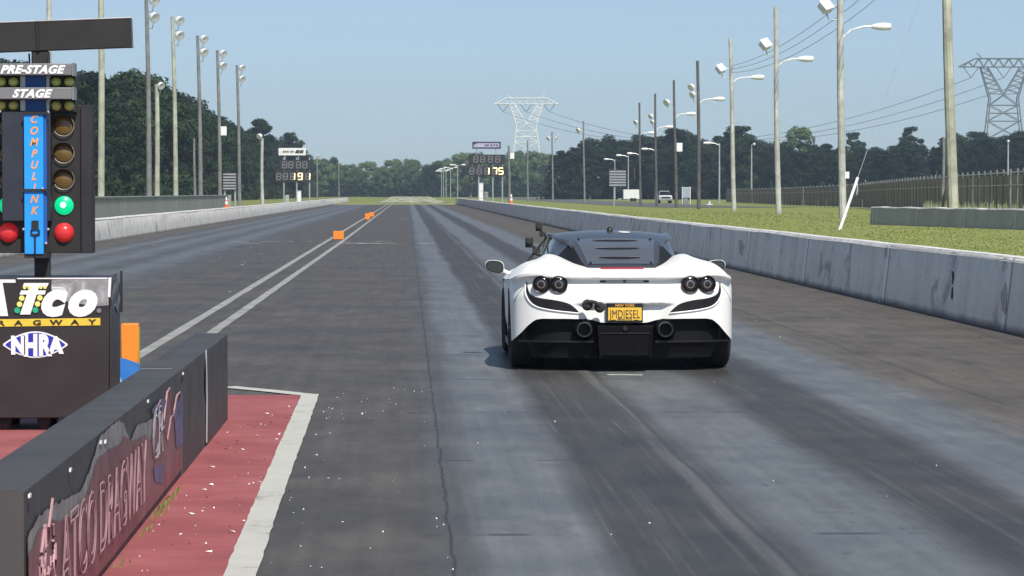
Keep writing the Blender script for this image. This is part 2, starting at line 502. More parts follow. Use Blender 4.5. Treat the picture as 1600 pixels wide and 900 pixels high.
mb = MB()
strip(mb, [(-2.58, 24.4), (-2.64, 411)], 0.125, 0.004, 240, 0.007, 2)
tag(mb.build('lane_line', LINE, fixn=False), kind='structure')
mb = MB()
strip(mb, [(-2.20, 25.0), (-2.08, 100), (-2.06, 411)], 0.125, 0.004, 240, 0.007, 3)
tag(mb.build('lane_line', LINE, fixn=False), kind='structure')
mb = MB()
rr = random.Random(5)
for yy in (97, 100.5, 185):
    for k in range(9):
        x = rr.uniform(-6.0, 0.6)
        strip(mb, [(x, yy + rr.uniform(-.5, .5)), (x + rr.uniform(.25, .7), yy + rr.uniform(-.3, .3))], rr.uniform(.15, .45), 0.005, 3, .01, k)
strip(mb, [(1.72, 26.9), (2.02, 26.85)], .14, 0.005, 6, .01, 9)  # white glint by the car's tail, painted on as a dash
tag(mb.build('marking_and_glint', LINE2, fixn=False), kind='structure')

tag(MB().grid([[(x, y, 0.004) for x in (-4.2, -1.3, -0.75)] for y in (6, 14, 24.3)]).build('red_apron', REDPAINT, fixn=False), kind='structure')
mb = MB()
strip(mb, [(-0.62, 6.5), (-0.68, 12.0), (-0.715, 17.0), (-0.75, 24.35)], 0.135, 0.008, 90, 0.0035, 4)
strip(mb, [(-1.45, 25.3), (-1.1, 24.8), (-0.76, 24.25)], 0.17, 0.0082, 14, 0.006, 6)
tag(mb.build('apron_line', LINE2, fixn=False), kind='structure')

m_, t_, SAND_B = new_mat('pale_sand')
s_ = t_.sep(t_.pos())
f_ = t_.noise(t_.combine(t_.m('MULTIPLY', s_[0], .55), t_.m('MULTIPLY', s_[1], .03), 0.0), 1.0, 5, .7)
t_.put(SAND_B.inputs['Base Color'], t_.ramp(f_, [(.35, (.15, .18, .08)), (.5, (.30, .32, .17)), (.58, (.60, .60, .50)), (.7, (.42, .43, .28))])); SAND_B.inputs['Roughness'].default_value = .95
SAND = m_
DRY = M('dry_grass', (0.27, 0.27, 0.10), 0.95, var=0.3, vs=0.1)
tag(MB().grid([[(x, y, 0.0) for x in (-9.9, 0, 6.9)] for y in (413, 440, 472)]).build('grass_runoff', DRY, fixn=False), kind='structure')
tag(MB().grid([[(x, y, 0.05 + max(0, y - 700) * 0.002) for x in (-4.5, -2, 3, 6.5)] for y in (472, 600, 700, 800, 900)]).build('sand_trap', SAND, fixn=False), kind='structure')
LOT = M('old_asphalt', (0.12, 0.125, 0.12), 0.9, var=0.2, vs=0.05)
tag(MB().grid([[(x, y, gz(x, y) + 0.02) for x in (25, 31, 38)] for y in (300, 360, 420, 600, 800, 1000)]).build('access_road', LOT, fixn=False), kind='structure')

# ------------------------------------------------------------------ walls
def barrier_wall(name, xi, xo, y0, y1, h, mat, label, flare=0.0, n=120, seed=3):
    """xi: face towards the strip; stepped foot, slightly uneven coping"""
    t = thing(name, ((xi + xo) / 2, y0, 0), label, 'wall')
    r = random.Random(seed)
    sg = 1 if xo > xi else -1
    rows, top = [], []
    for i in range(n + 1):
        y = lerp(y0, y1, (i / n) ** 1.6)
        hh = h + r.uniform(-.006, .006)
        dx = r.uniform(-.004, .004)
        rows.append([(xi - sg * .09 + dx, y, -0.05), (xi - sg * .09 + dx, y, 0.03), (xi - sg * .055 + dx, y, 0.32), (xi + dx, y, hh - .035), (xi + sg * .02, y, hh - .012),
                     (xo - sg * .02, y, hh - .012), (xo, y, hh - .04), (xo, y, -0.05)])
        top.append([(xi - sg * (.006 + r.uniform(0, .008)), y, hh - .042 + r.uniform(-.018, .012)), (xi + sg * .03, y, hh + r.uniform(0, .004)), (xo - sg * .03, y, hh), (xo - sg * .005, y, hh - .03)])
    b = MB().grid(rows)
    b.poly(rows[0]); b.poly(rows[-1])
    b.build('wall_face', mat, t)
    MB().grid(top).build('coping', WALLTOP, t)
    return t
wr = barrier_wall('concrete_wall', 6.85, 7.10, -12, 440, 0.84, CONC_R, 'long grey concrete barrier wall with white top edge right of the white car')
SCUFF = M('tyre_scuff', (0.02, 0.02, 0.022), 0.8, var=0.4, vs=8)
SCUFF2 = M('pale_scuff', (0.52, 0.49, 0.46), 0.85, var=0.3, vs=8)
def blotch(u, v0, v1, du, mat, seed):
    r = random.Random(seed)
    Y = 6.845 * F_PX / (u - U0)
    z0 = H_CAM - (v1 - V0) * Y / F_PX; z1 = H_CAM - (v0 - V0) * Y / F_PX
    wy = du * Y / (u - U0)
    n = 14; pts = []
    for k in range(n):
        a = 2 * math.pi * k / n; q = r.uniform(.65, 1.15)
        pts.append((6.772 + .10 * min(1, max(0, ((z0 + z1) / 2 + (z1 - z0) / 2 * math.sin(a) * q - .03) / .78)) - .02, Y + wy / 2 * math.cos(a) * q + .25 * wy * math.sin(a), (z0 + z1) / 2 + (z1 - z0) / 2 * math.sin(a) * q))
    MB().poly(pts).build('scuff_mark', mat, wr, fixn=False)
for a in [(1497, 422, 446, 4, SCUFF, 1), (1499, 448, 472, 3, SCUFF, 11), (1581, 442, 495, 10, SCUFF2, 2), (1162, 368, 400, 10, SCUFF2, 3), (1388, 464, 478, 3, SCUFF2, 7)]:
    blotch(*a)
wl = barrier_wall('concrete_wall', -9.80, -10.05, -12, 520, 0.75, CONC_L, 'long pale sunlit concrete barrier wall along the left lane', seed=8)
fl = thing('panel_fence', (-13.0, 95, 0), 'grey corrugated panel fence standing behind the left barrier wall', 'fence')
rows = []
for i in range(267):
    y = 95 + i * 0.5
    rows.append([(-13.0 + (0.03 if i % 2 else -0.03), y, 0.0), (-13.0 + (0.03 if i % 2 else -0.03), y, 1.36)])
b = MB().grid(rows); b.grid([[(x - .09, y, z) for x, y, z in row] for row in rows]); b.build('fence_panel', CONC_PANEL, fl)
MB().span((-13.12, 95, 1.36), (-12.94, 228, 1.41)).build('top_rail', LIGHTMET, fl)
MB().span((-13.25, 228, 0.0), (-12.75, 228.3, 1.4)).build('end_post', CONC_PANEL, fl)

# low wall in the grass on the right
lw = thing('low_wall', (19, 112, gz(19, 112)), 'low grey concrete wall with whitish top edge on the grass at right', 'wall')
LP = [(17.75, 119.5), (18.6, 113.5), (19.5, 107), (20.5, 99), (22.0, 88)]
b = MB(); tp = MB(); rows = []; rows2 = []
for i in range(41):
    q = i / 40 * (len(LP) - 1); k = min(int(q), len(LP) - 2); x = lerp(LP[k][0], LP[k + 1][0], q - k); y = lerp(LP[k][1], LP[k + 1][1], q - k)
    z1 = 1.03 + 0.012 * math.sin(i * 1.1) + random.uniform(-.008, .008)
    rows.append([(x - .06, y, .28), (x, y, z1 - .02), (x + .28, y, z1 - .02), (x + .3, y, .28)])
    rows2.append([(x - .02, y, z1 - .035), (x + .0, y, z1 + .004), (x + .28, y, z1 + .004), (x + .30, y, z1 - .03)])
b.grid(rows); b.poly(rows[0]); b.poly(rows[-1]); b.build('wall_face', concrete('low_wall_concrete', (0.42, 0.42, 0.41), 2, 5.5, 0.2), lw)
tp.grid(rows2).build('coping', WALLTOP, lw)

# ------------------------------------------------------------------ chain link fence, right background
FENCE_BROWN = None
def slat_mat():
    m, t, b = new_mat('fence_slats')
    p = t.obj(); s = t.sep(p)
    v = t.combine(t.m('MULTIPLY', s[0], 2.0), t.m('MULTIPLY', s[1], 2.0), t.m('MULTIPLY', s[2], 0.15))
    f = t.noise(v, 1.0, 4, 0.7)
    c = t.ramp(f, [(0.3, (0.19, 0.14, 0.11)), (0.5, (0.30, 0.235, 0.19)), (0.68, (0.44, 0.37, 0.31))])
    t.put(b.inputs['Base Color'], c); b.inputs['Roughness'].default_value = 0.85
    return m
FENCE_BROWN = slat_mat()
FP = [(22.6, 104), (24, 118), (25.8, 131), (32, 196), (39.5, 271), (46, 380), (51, 500)]
cf = thing('slatted_fence', (25.8, 131, 0.3), 'tall chain link fence with brown slats and pale posts behind the grass', 'fence')
def fpt(q):
    k = min(int(q), len(FP) - 2); return Vector((lerp(FP[k][0], FP[k + 1][0], q - k), lerp(FP[k][1], FP[k + 1][1], q - k), 0))
segs = []
tot = 0
for k in range(len(FP) - 1):
    a, c = Vector((*FP[k], 0)), Vector((*FP[k + 1], 0)); L = (c - a).length
    segs.append((a, c, L)); tot += L
def along(d):
    for a, c, L in segs:
        if d <= L: return a.lerp(c, d / L), (c - a).normalized()
        d -= L
    return segs[-1][1].copy(), (segs[-1][1] - segs[-1][0]).normalized()
sl = MB(); rail = MB(); d = 0.0; near_wire = MB()
while d < tot:
    p, dr = along(d)
    z0 = gz(p.x, p.y)
    if True:
        if random.random() < (0.97 if p.y > 150 else 0.9):
            w = 0.165 if p.y < 270 else 0.31
            zlo = .12 if p.y > 190 else random.uniform(.45, .8)
            q = p + dr * w
            sl.add([(p.x, p.y, z0 + zlo), (q.x, q.y, z0 + zlo), (q.x, q.y, z0 + 2.0), (p.x, p.y, z0 + 2.0)], [(0, 1, 2, 3)])
        d += 0.16 if p.y < 270 else 0.30
    else:
        near_wire.tube([(p.x, p.y, z0 + .1), (p.x, p.y, z0 + 2.05)], .006, 4, False)
        d += 0.13
sl.build('slats', FENCE_BROWN, cf, fixn=False, smooth=False)
d = 0.0; npost = 0
prev = None
while d < tot and npost < 98:
    p, dr = along(d); z0 = gz(p.x, p.y)
    MB().tube([(p.x, p.y, z0 - .05), (p.x, p.y, z0 + 2.25)], .05, 6).build('fence_post', WOOD_GREY, cf)
    if prev is not None:
        for zz in (2.1, 1.55):
            rail.tube([(prev.x, prev.y, prev.z + zz), (p.x, p.y, z0 + zz)], .025, 5, False)
    prev = Vector((p.x, p.y, z0))
    d += 3.2 if p.y < 280 else 5.5
    npost += 1
rail.build('fence_rail', LIGHTMET, cf)
# ================================================================== the white car
def car_paint(name, col, coat=1.0, rough=0.35):
    m, t, b = new_mat(name)
    o = t.obj()
    f = t.noise(o, 1.2, 3)
    t.put(b.inputs['Base Color'], t.ramp(f, [(0.3, tuple(c * .97 for c in col)), (0.7, col)]))
    b.inputs['Roughness'].default_value = rough
    b.inputs['Coat Weight'].default_value = coat
    b.inputs['Coat Roughness'].default_value = 0.03
    return m
PAINT = car_paint('white_car_paint', (0.95, 0.94, 0.90), 0.25, 0.5)
ROOFP = car_paint('dark_roof_paint', (0.055, 0.058, 0.064), 0.35, 0.38)
SCREEN = M('tinted_screen', (0.10, 0.108, 0.12), 0.2, 0.0, var=0.1, spec=0.5, coat=0.5)
TRIM = M('black_trim', (0.012, 0.012, 0.013), 0.38, var=0.2)
TRIM2 = M('satin_black_panel', (0.016, 0.016, 0.017), 0.5, var=0.25)
DIFF = M('black_diffuser_plastic', (0.008, 0.008, 0.009), 0.6, var=0.25, spec=0.22)
TUN = M('dull_black_plastic', (0.004, 0.004, 0.0045), 0.75, var=0.25, spec=0.12)
TYRE = M('tyre_rubber', (0.013, 0.013, 0.014), 0.85, var=0.25, vs=20)
RIM = M('dark_alloy', (0.05, 0.05, 0.055), 0.35, 0.8, var=0.1)
PIPE = M('exhaust_steel', (0.10, 0.10, 0.105), 0.3, 0.9, var=0.2)
LENS = M('smoked_lens', (0.018, 0.012, 0.013), 0.12, 0.0, var=0.2, spec=0.5, coat=0.4)
LENSGLINT = M('lens_glint_ring', (0.30, 0.28, 0.28), 0.25, 0.7, var=0.1)  # pale ring in place of the highlights inside the tail lamp lens
REDLENS = M('red_lens', (0.35, 0.008, 0.015), 0.15, var=0.2, emit=(1.0, 0.03, 0.05), es=0.25)

QUARTER = M('black_quarter_mesh', (0.010, 0.010, 0.011), 0.6, var=0.2, spec=0.25)
car = thing('sports_car', (1.905, 28.2, 0.0), 'low white sports car with dark roof seen from behind on the right lane', 'car')

_pl = [(0, -.80), (.25, -.798), (.50, -.785), (.70, -.75), (.84, -.67), (.935, -.56), (.980, -.40), (.990, -.15), (.992, .1), (.985, .35), (.955, .9), (.93, 1.4), (.935, 1.9),
       (.955, 2.35), (.965, 2.65), (.95, 2.95), (.90, 3.25), (.78, 3.52), (.5, 3.73), (.25, 3.79), (0, 3.81)]
_ar = [0]
for a, c in zip(_pl, _pl[1:]): _ar.append(_ar[-1] + math.dist(a, c))
_fx, _fy = crv(_ar, [p[0] for p in _pl]), crv(_ar, [p[1] for p in _pl])
PLAN = []
_n = int(_ar[-1] / 0.03)
for i in range(_n + 1):
    s_ = _ar[-1] * i / _n
    PLAN.append((max(0, _fx(s_)), _fy(s_)))
PLAN[0] = (0, -.80); PLAN[-1] = (0, 3.81)
def plan_y(x):                       # y of the tail at a given |x|
    x = abs(x)
    for (x0, y0), (x1, y1) in zip(PLAN, PLAN[1:]):
        if x0 <= x <= x1: return lerp(y0, y1, (x - x0) / max(1e-6, x1 - x0))
        if y1 > 0: break
    return -.3
def plan_x(y):
    best = .9
    for (x0, y0), (x1, y1) in zip(PLAN, PLAN[1:]):
        if y0 <= y <= y1: return lerp(x0, x1, (y - y0) / max(1e-6, y1 - y0))
    return best
_sec = [(-.80, [(0, .845), (.3, .845), (.6, .845), (.8, .838), (.92, .815), (1.0, .80)]),
        (-.40, [(0, .905), (.3, .905), (.45, .91), (.6, .935), (.75, .935), (.87, .90), (.93, .855), (1.0, .79)]),
        (0.0, [(0, .92), (.3, .92), (.40, .935), (.55, .98), (.62, .99), (.75, .965), (.87, .925), (.93, .88), (1.0, .80)]),
        (0.4, [(0, .92), (.35, .92), (.45, .955), (.57, 1.005), (.63, 1.01), (.72, .965), (.85, .92), (.92, .88), (1.0, .80)]),
        (0.8, [(0, .92), (.4, .92), (.5, .945), (.6, .985), (.66, .975), (.75, .925), (.85, .885), (.90, .86), (.955, .80), (1.0, .75)]),
        (1.4, [(0, .9), (.5, .9), (.6, .9), (.68, .89), (.75, .87), (.82, .85), (.88, .82), (.93, .76), (1.0, .70)]),
        (2.2, [(0, .83), (.5, .83), (.7, .83), (.8, .81), (.9, .78), (.95, .73), (1.0, .68)]),
        (2.65, [(0, .77), (.4, .77), (.6, .81), (.75, .84), (.85, .82), (.92, .78), (.965, .72), (1.0, .68)]),
        (3.2, [(0, .67), (.4, .67), (.6, .69), (.75, .69), (.85, .65), (.9, .62), (1.0, .55)]),
        (3.85, [(0, .48), (.5, .48), (1.0, .44)])]
_xs = np.linspace(0, 1, 101)
_Z = []
for y, pts in _sec:
    f = crv([p[0] for p in pts], [p[1] for p in pts])
    _Z.append([f(x) for x in _xs])
_Z = np.array(_Z)
_zy = crv([s_[0] for s_ in _sec], _Z)
def Zd(x, y):
    return float(np.interp(abs(x), _xs, _zy(y)))
_zbx = [0, .2, .27, .33, .5, .72, .78, .84, .90, .95, .975, 1.2]; _zbz = [.43, .43, .45, .462, .466, .466, .455, .405, .335, .285, .258, .25]
def zbot(x, y):
    x = abs(x)
    if y < -.38: return float(np.interp(x, _zbx, _zbz))
    for yc, rr_ in ((0, .38), (2.65, .37)):
        if abs(y - yc) < rr_: return max(.2, .34 + math.sqrt(max(0, rr_ ** 2 - (y - yc) ** 2)) * .98)
    return .19
def bulge(x, y, z, zt):
    wt = 1 - sstep(-.58, -.30, y) if y < 1 else 0
    rel = zt - z
    ax = abs(x)
    tail = .012 - .048 * sstep(.022, .045, rel) + .040 * sstep(.06, .20, rel)
    tail -= .05 * (1 - sstep(.30, .44, ax)) * sstep(.605, .585, z) if False else .055 * (1 - sstep(.30, .46, ax)) * (1 - sstep(.575, .605, z))
    side = -.022 * max(0, 1 - rel / .10) ** 2 - .03 * (1 - sstep(.2, .4, z)) * sstep(.3, .6, y)
    door = sstep(.45, .8, y) * (1 - sstep(1.7, 2.2, y))
    side -= .05 * door * math.sin(math.pi * min(1, max(0, (z - .25) / .5)))
    return tail * wt + side * (1 - wt)
def wrap(z_top, z_bot, d_fun, nz, sel=lambda x, y: True):
    full = [(-x, y) for x, y in reversed(PLAN)] + PLAN[1:]
    cols = []
    for i, (x, y) in enumerate(full):
        if not sel(x, y): continue
        a = full[max(0, i - 1)]; c = full[min(len(full) - 1, i + 1)]
        tx, ty = c[0] - a[0], c[1] - a[1]; L = math.hypot(tx, ty)
        nx, ny = ty / L, -tx / L
        zt, zb = z_top(x, y), z_bot(x, y)
        col = []
        for k in range(nz + 1):
            z = lerp(zb, zt, k / nz)
            d = d_fun(x, y, z, zt)
            col.append((x + nx * d, y + ny * d, z))
        cols.append(col)
    return cols
edge = lambda x, y: Zd(x, y)
body = MB()
cols = wrap(edge, zbot, bulge, 44)
body.grid(cols)
# deck: lip rows blended to straight rows, then to the nose
def deck_row(kind, q):
    pts = []
    n = 60
    for k in range(-n, n + 1):
        u = k / n; u = math.copysign(abs(u) ** .85, u)
        if kind == 'tail':
            xl = u * .92; yl = plan_y(xl); xr = u * plan_x(-.45); yr = -.45
            x = lerp(xl, xr, q); y = lerp(yl, yr, q)
        elif kind == 'mid':
            y = q; x = u * plan_x(y)
        else:
            xl = u * plan_x(3.25); xr = u * .78
            yr = 3.81 - .29 * (abs(xr) / .78) ** 3
            x = lerp(xl, xr, q); y = lerp(3.25, yr, q)
        z = Zd(x, y)
        e = 1 - abs(u)
        pts.append((x, y, z))
    # pull the outermost points onto the wrap's top edge
    return pts
rows = [deck_row('tail', q) for q in np.linspace(0, 1, 12)] + [deck_row('mid', y) for y in np.linspace(-.42, 3.25, 90)] + [deck_row('nose', q) for q in np.linspace(.1, 1, 8)]
body.grid(rows)
bodyo = body.build('body', PAINT, car, local=True, ang=38)

# black lower rear: diffuser panel following the tail, undertray
dz = lambda x, y: .485
db = lambda x, y: .265
dif = MB()
dif.grid(wrap(dz, db, lambda x, y, z, zt: -.085 - .01 * (1 - sstep(.27, .46, z)), 8, lambda x, y: y < -.34))
dif.grid(wrap(lambda x, y: .262, lambda x, y: .115, lambda x, y, z, zt: -.12 - .06 * (1 - sstep(.115, .27, z)), 4, lambda x, y: y < -.34))
difo = dif.build('diffuser', DIFF, car, local=True)
for s_ in (-1, 1):                                   # the fold line across each side
    b = MB().grid([[(x * s_, plan_y(x) + .005, .272), (x * s_, plan_y(x) + .005, .258), (x * s_, plan_y(x) + .06, .256)] for x in np.linspace(.27, .93, 22)])
    b.build('diffuser_lip', TRIM, difo, local=True)
b = MB()
b.prism([(-.245, -.85, .405), (.245, -.85, .405), (.215, -.86, .14), (-.215, -.86, .14)], (0, .5, 0))
b.build('centre_tunnel', TUN, difo, local=True, bevel=.008)
for x in (-.235, .235): MB().prism([(x - .008, -.875, .395), (x + .008, -.875, .395), (x * .92 + .008, -.885, .13), (x * .92 - .008, -.885, .13)], (0, .45, 0)).build('fin', TUN, difo, local=True)
MB().span((-.215, -.862, .338), (.215, -.852, .346)).build('tunnel_strip', TRIM2, difo, local=True)
MB().lathe([(.0, -.012), (.022, -.012), (.026, 0), (.026, .02)], (0, -.86, .385), (0, 1, 0), 14).build('fog_lamp', LENS, difo, local=True)
MB().span((-.66, -.30, .11), (.66, 3.5, .42)).build('undertray', TRIM, car, local=True)

for s_ in (-1, 1):
    e = MB().lathe([(.050, .16), (.052, 0.01), (.056, -.004), (.064, -.004), (.069, .006), (.069, .2)], (s_ * .356, -.835, .372), (0, 1, 0), 28).build('exhaust_tip', PIPE, car, local=True)
    MB().lathe([(.0, .0), (.05, .0)], (s_ * .356, -.74, .372), (0, 1, 0), 20).build('exhaust_bore', MATBLACK, e, local=True)
    MB().lathe([(.070, .012), (.082, .008), (.096, .05), (.10, .2)], (s_ * .356, -.80, .372), (0, 1, 0), 28).build('exhaust_surround', TUN, e, local=True)

# side air outlets under the lamps
def tail_pt(x, z, off=.004):
    y = plan_y(x); zt = Zd(x, y)
    i = bulge(x, y, z, zt)
    h = .004
    dyx = (plan_y(abs(x) + h) - plan_y(abs(x) - h)) / (2 * h) if abs(x) > .02 else 0
    L = math.sqrt(1 + dyx ** 2); nx = math.copysign(dyx / L, x); ny = -1 / L
    return (x + nx * (i + off), y + ny * (i + off), z)
def rx2(rx, ry): return ((rx - 782) / 596, H_CAM - (ry + 97) / 596)
up = [rx2(*p) for p in [(259, 368), (274, 402), (298, 436), (340, 453), (390, 460), (440, 468), (490, 482), (520, 502), (546, 529)]]
lo = [rx2(*p) for p in [(256, 380), (268, 425), (292, 472), (328, 498), (380, 511), (440, 520), (490, 525), (520, 528), (546, 531)]]
def resamp(P, n):
    f1, f2 = crv(range(len(P)), [p[0] for p in P]), crv(range(len(P)), [p[1] for p in P])
    return [(f1(q), f2(q)) for q in np.linspace(0, len(P) - 1, n)]
up, lo = resamp(up, 30), resamp(lo, 30)
for s_ in (-1, 1):
    g1 = [[tail_pt(-s_ * lerp(a[0], c[0], k / 5), lerp(a[1], c[1], k / 5), .004) for k in range(6)] for a, c in zip(up, lo)]
    so = MB().grid(g1).build('air_outlet', TRIM, car, local=True)
    lipg = [tail_pt(-s_ * c[0], c[1] - .004, .006) for c in lo]
    MB().tube(lipg, .0075, 6).build('outlet_lip', PAINT, so, local=True)
    inn = [[tail_pt(-s_ * lerp(a[0], c[0], .62 + k * .16), lerp(a[1], c[1], .62 + k * .16), .007) for k in range(2)] for a, c in zip(up[6:-6], lo[6:-6])]
    MB().grid(inn).build('outlet_vane', TRIM2, so, local=True)
    for cx in (.577, .728):
        zc = .766; x = s_ * cx
        p = Vector(tail_pt(x, zc, .028)); nrm = Vector((s_ * .16 * (cx / .7) ** 4, -1, .0)).normalized()
        L = MB().lathe([(.079, -.03), (.079, .014), (.074, .022), (.068, .018), (.066, .006)], p, nrm, 32).build('taillight', TRIM, car, local=True)
        MB().lathe([(.067, .006), (.060, .013), (.040, .019), (.02, .022), (0, .023)], p, nrm, 28).build('lens', LENS, L, local=True)
        MB().lathe([(.036, .0215), (.030, .0235), (.025, .0228)], p, nrm, 24).build('lens_glint_ring', LENSGLINT, L, local=True)
for s_ in (-1, 1):                                   # bumper shut line from lamp to flank
    pts = []
    for q in np.linspace(0, 1, 14):
        x = lerp(.86, .955, q); pts.append(tail_pt(s_ * x, lerp(.775, .60, q ** 1.6), .0015))
    MB().tube(pts, .0022, 5).build('shut_line', TRIM2, bodyo, local=True)
# vent slot under the lip with bright badge
MB().grid([[tail_pt(x, z, .004) for z in np.linspace(.783, .803, 3)] for x in np.linspace(-.215, .215, 16)]).build('vent_slot', TRIM, car, local=True)
MB().grid([[tail_pt(x, z, .008) for z in np.linspace(.786, .800, 3)] for x in np.linspace(-.165, -.012, 8)]).grid([[tail_pt(x, z, .008) for z in np.linspace(.786, .800, 3)] for x in np.linspace(.012, .165, 8)]).build('vent_grille', LIGHTMET, car, local=True)
MB().prism([(-.006, -.78, .785), (.006, -.78, .785), (.008, -.78, .803), (-.004, -.78, .803)], (0, .03, 0)).build('tail_badge', TRIM, car, local=True)

# number plate
yp = -.815
pf = MB().span((-.158, yp, .435), (.158, yp + .05, .603)).build('number_plate', TRIM, car, local=True, bevel=.004)
GOLD = M('gold_plate', (0.85, 0.52, 0.06), 0.45, var=0.06)
PLATEINK = M('plate_ink', (0.05, 0.025, 0.03), 0.5)
ORINK = M('plate_orange_ink', (0.75, 0.35, 0.06), 0.5)
MB().poly([(-.147, yp - .003, .452), (.147, yp - .003, .452), (.147, yp - .003, .565), (-.147, yp - .003, .565)]).build('plate_face', GOLD, pf, local=True, fixn=False)
b = MB(); text_mesh(b, 'JMDIESEL', .104, lambda x, y: (x, yp - .006, .472 + y), 0, .0, .62, 1.04, 'CENTER'); b.build('plate_lettering', PLATEINK, pf, local=True, smooth=False, fixn=False)
b = MB(); text_mesh(b, 'NEW YORK', .030, lambda x, y: (x, yp - .006, .573 + y), 0, .0008, 1.0, 1.1, 'CENTER'); b.build('plate_lettering', ORINK, pf, local=True, smooth=False, fixn=False)
b = MB(); text_mesh(b, 'EMPIRE STATE', .019, lambda x, y: (x, yp - .006, .456 + y), 0, .0004, 1.0, 1.1, 'CENTER'); b.build('plate_lettering', PLATEINK, pf, local=True, smooth=False, fixn=False)
for x in (-.10, .10): MB().span((x - .02, yp - .007, .436), (x + .02, yp - .002, .458)).build('plate_notch', TRIM, pf, local=True)

# greenhouse
_gh = [(-.42, .912, .30, .908, .31, .895), (-.2, .965, .345, .955, .40, .90), (0.0, 1.02, .365, 1.005, .48, .92), (.3, 1.09, .395, 1.075, .57, .96), (.55, 1.135, .425, 1.115, .615, .965), (.8, 1.17, .495, 1.135, .645, .93),
       (1.2, 1.205, .54, 1.165, .67, .88), (1.6, 1.213, .55, 1.172, .70, .85), (2.0, 1.19, .55, 1.15, .72, .83), (2.3, 1.12, .55, 1.08, .73, .81), (2.6, 1.0, .58, .96, .73, .79), (2.95, .84, .62, .80, .70, .74)]
_gf = crv([g_[0] for g_ in _gh], np.array([g_[1:] for g_ in _gh]))
def roof_z(x, y):
    zc, wr_, zr, wb, zb = _gf(y)
    return zc - (zc - zr) * min(1, abs(x) / wr_) ** 2.4
gy = np.linspace(-.42, 2.95, 72)
roof = MB().grid([[(u * _gf(y)[1], y, roof_z(u * _gf(y)[1], y)) for u in np.linspace(-1, 1, 33)] for y in gy if y < 2.15])
roofo = roof.build('roof', ROOFP, car, local=True)
MB().grid([[(u * _gf(y)[1], y, roof_z(u * _gf(y)[1], y)) for u in np.linspace(-1, 1, 25)] for y in np.linspace(2.1, 2.95, 18)]).build('windscreen', GLASS_DK, car, local=True)
def side_grid(y0, y1, s_, n=20, off=0.0):
    out = []
    for y in np.linspace(y0, y1, n):
        zc, wr_, zr, wb, zb = _gf(y); row = []
        for k in range(7):
            q = k / 6
            row.append((s_ * (lerp(wr_, wb, q ** 1.15) + off), y, lerp(zr, zb - .05, q)))
        out.append(row)
    return out
for s_ in (-1, 1):
    MB().grid(side_grid(-.42, .52, s_)).build('rear_quarter_window', QUARTER, car, local=True)
    MB().grid(side_grid(.5, .98, s_, 12, .001)).build('roof_pillar', ROOFP, car, local=True)
    MB().grid(side_grid(.96, 2.95, s_, 26)).build('side_window', GLASS_DK, car, local=True)
    MB().tube([(s_ * (_gf(y)[1] + .004), y, _gf(y)[2]) for y in np.linspace(.3, 2.9, 30)], .018, 8).build('roof_rail', ROOFP, roofo, local=True)
scr = MB().grid([[(u * lerp(.295, .365, (y + .33) / .95), y, roof_z(u * lerp(.295, .365, (y + .33) / .95), y) + .005) for u in np.linspace(-1, 1, 21)] for y in np.linspace(-.33, .62, 24)])
scro = scr.build('engine_screen', SCREEN, car, local=True)
for yy, hw in ((.50, .205), (.17, .20), (-.13, .185)):
    rows = []; lip = []
    for u in np.linspace(-1, 1, 21):
        x = u * hw; th = .046 * (1 - abs(u) ** 2.2) + .004
        rows.append([(x, yy - th * k / 3, roof_z(x, yy - th * k / 3) + .010) for k in range(4)])
        lip.append((x, yy + .006, roof_z(x, yy) + .012))
    MB().grid(rows).build('louvre_slot', TRIM, scro, local=True)
    MB().tube(lip, .004, 6).build('louvre_lip', TRIM2, scro, local=True)
for x, y in ((-.33, .60), (.33, .60), (-.27, -.30), (.27, -.30)): MB().box((x, y, roof_z(x, y) + .012), (.022, .03, .014)).build('screen_clip', TRIM, scro, local=True)
MB().grid([[(x, y, max(Zd(x, y), roof_z(x, y) if y > -.41 else 0) + .008) for y in np.linspace(-.50, -.435, 4)] for x in np.linspace(-.19, .19, 14)]).build('brake_light', REDLENS, car, local=True)
MB().lathe([(.03, 0), (.027, .02), (.012, .04), (0, .045)], (0.0, 1.25, roof_z(0, 1.25)), (0, 0, 1), 14).build('roof_aerial', TRIM, roofo, local=True)

MB().poly([(.13 + .055 * math.cos(a), 1.12 + .10 * math.sin(a), roof_z(.13 + .055 * math.cos(a), 1.12 + .10 * math.sin(a)) + .004) for a in np.linspace(0, 2 * math.pi, 21)[:-1]]).build('roof_glint', WHITE, roofo, local=True, fixn=False)  # white highlight on the roof, added as a pale oval
# mirrors
for s_ in (-1, 1):
    c = Vector((s_ * 1.065, 1.86, .862))
    rings = []
    for k, (q, sc) in enumerate(((0, .93), (.012, 1.0), (.05, .98), (.09, .85), (.12, .55), (.132, .1))):
        ring = []
        for j in range(28):
            a = 2 * math.pi * j / 28
            ex = math.copysign(abs(math.cos(a)) ** .75, math.cos(a)); ez = math.copysign(abs(math.sin(a)) ** .75, math.sin(a))
            x = .092 * ex * sc; z = .062 * ez * sc * (1 - .12 * s_ * ex) + .012 * s_ * ex
            ring.append(c + Vector((x, q, z)))
        rings.append(ring + ring[:1])
    mo = MB().grid(rings).build('side_mirror', PAINT, car, local=True)
    MB().poly([p + (c - p) * .12 + Vector((0, -.003, 0)) for p in rings[0][:-1]]).build('mirror_glass', M('mirror_glass', (.035, .045, .05), .25, .0), mo, local=True)
    MB().poly([p + Vector((0, .004, 0)) for p in rings[0][:-1]]).build('mirror_back', TRIM, mo, local=True)
    MB().tube([c + Vector((-s_ * .05, .06, -.03)), c + Vector((-s_ * .13, .1, -.065)), c + Vector((-s_ * .22, .12, -.085))], [.022, .02, .026], 10).build('mirror_arm', PAINT, mo, local=True)

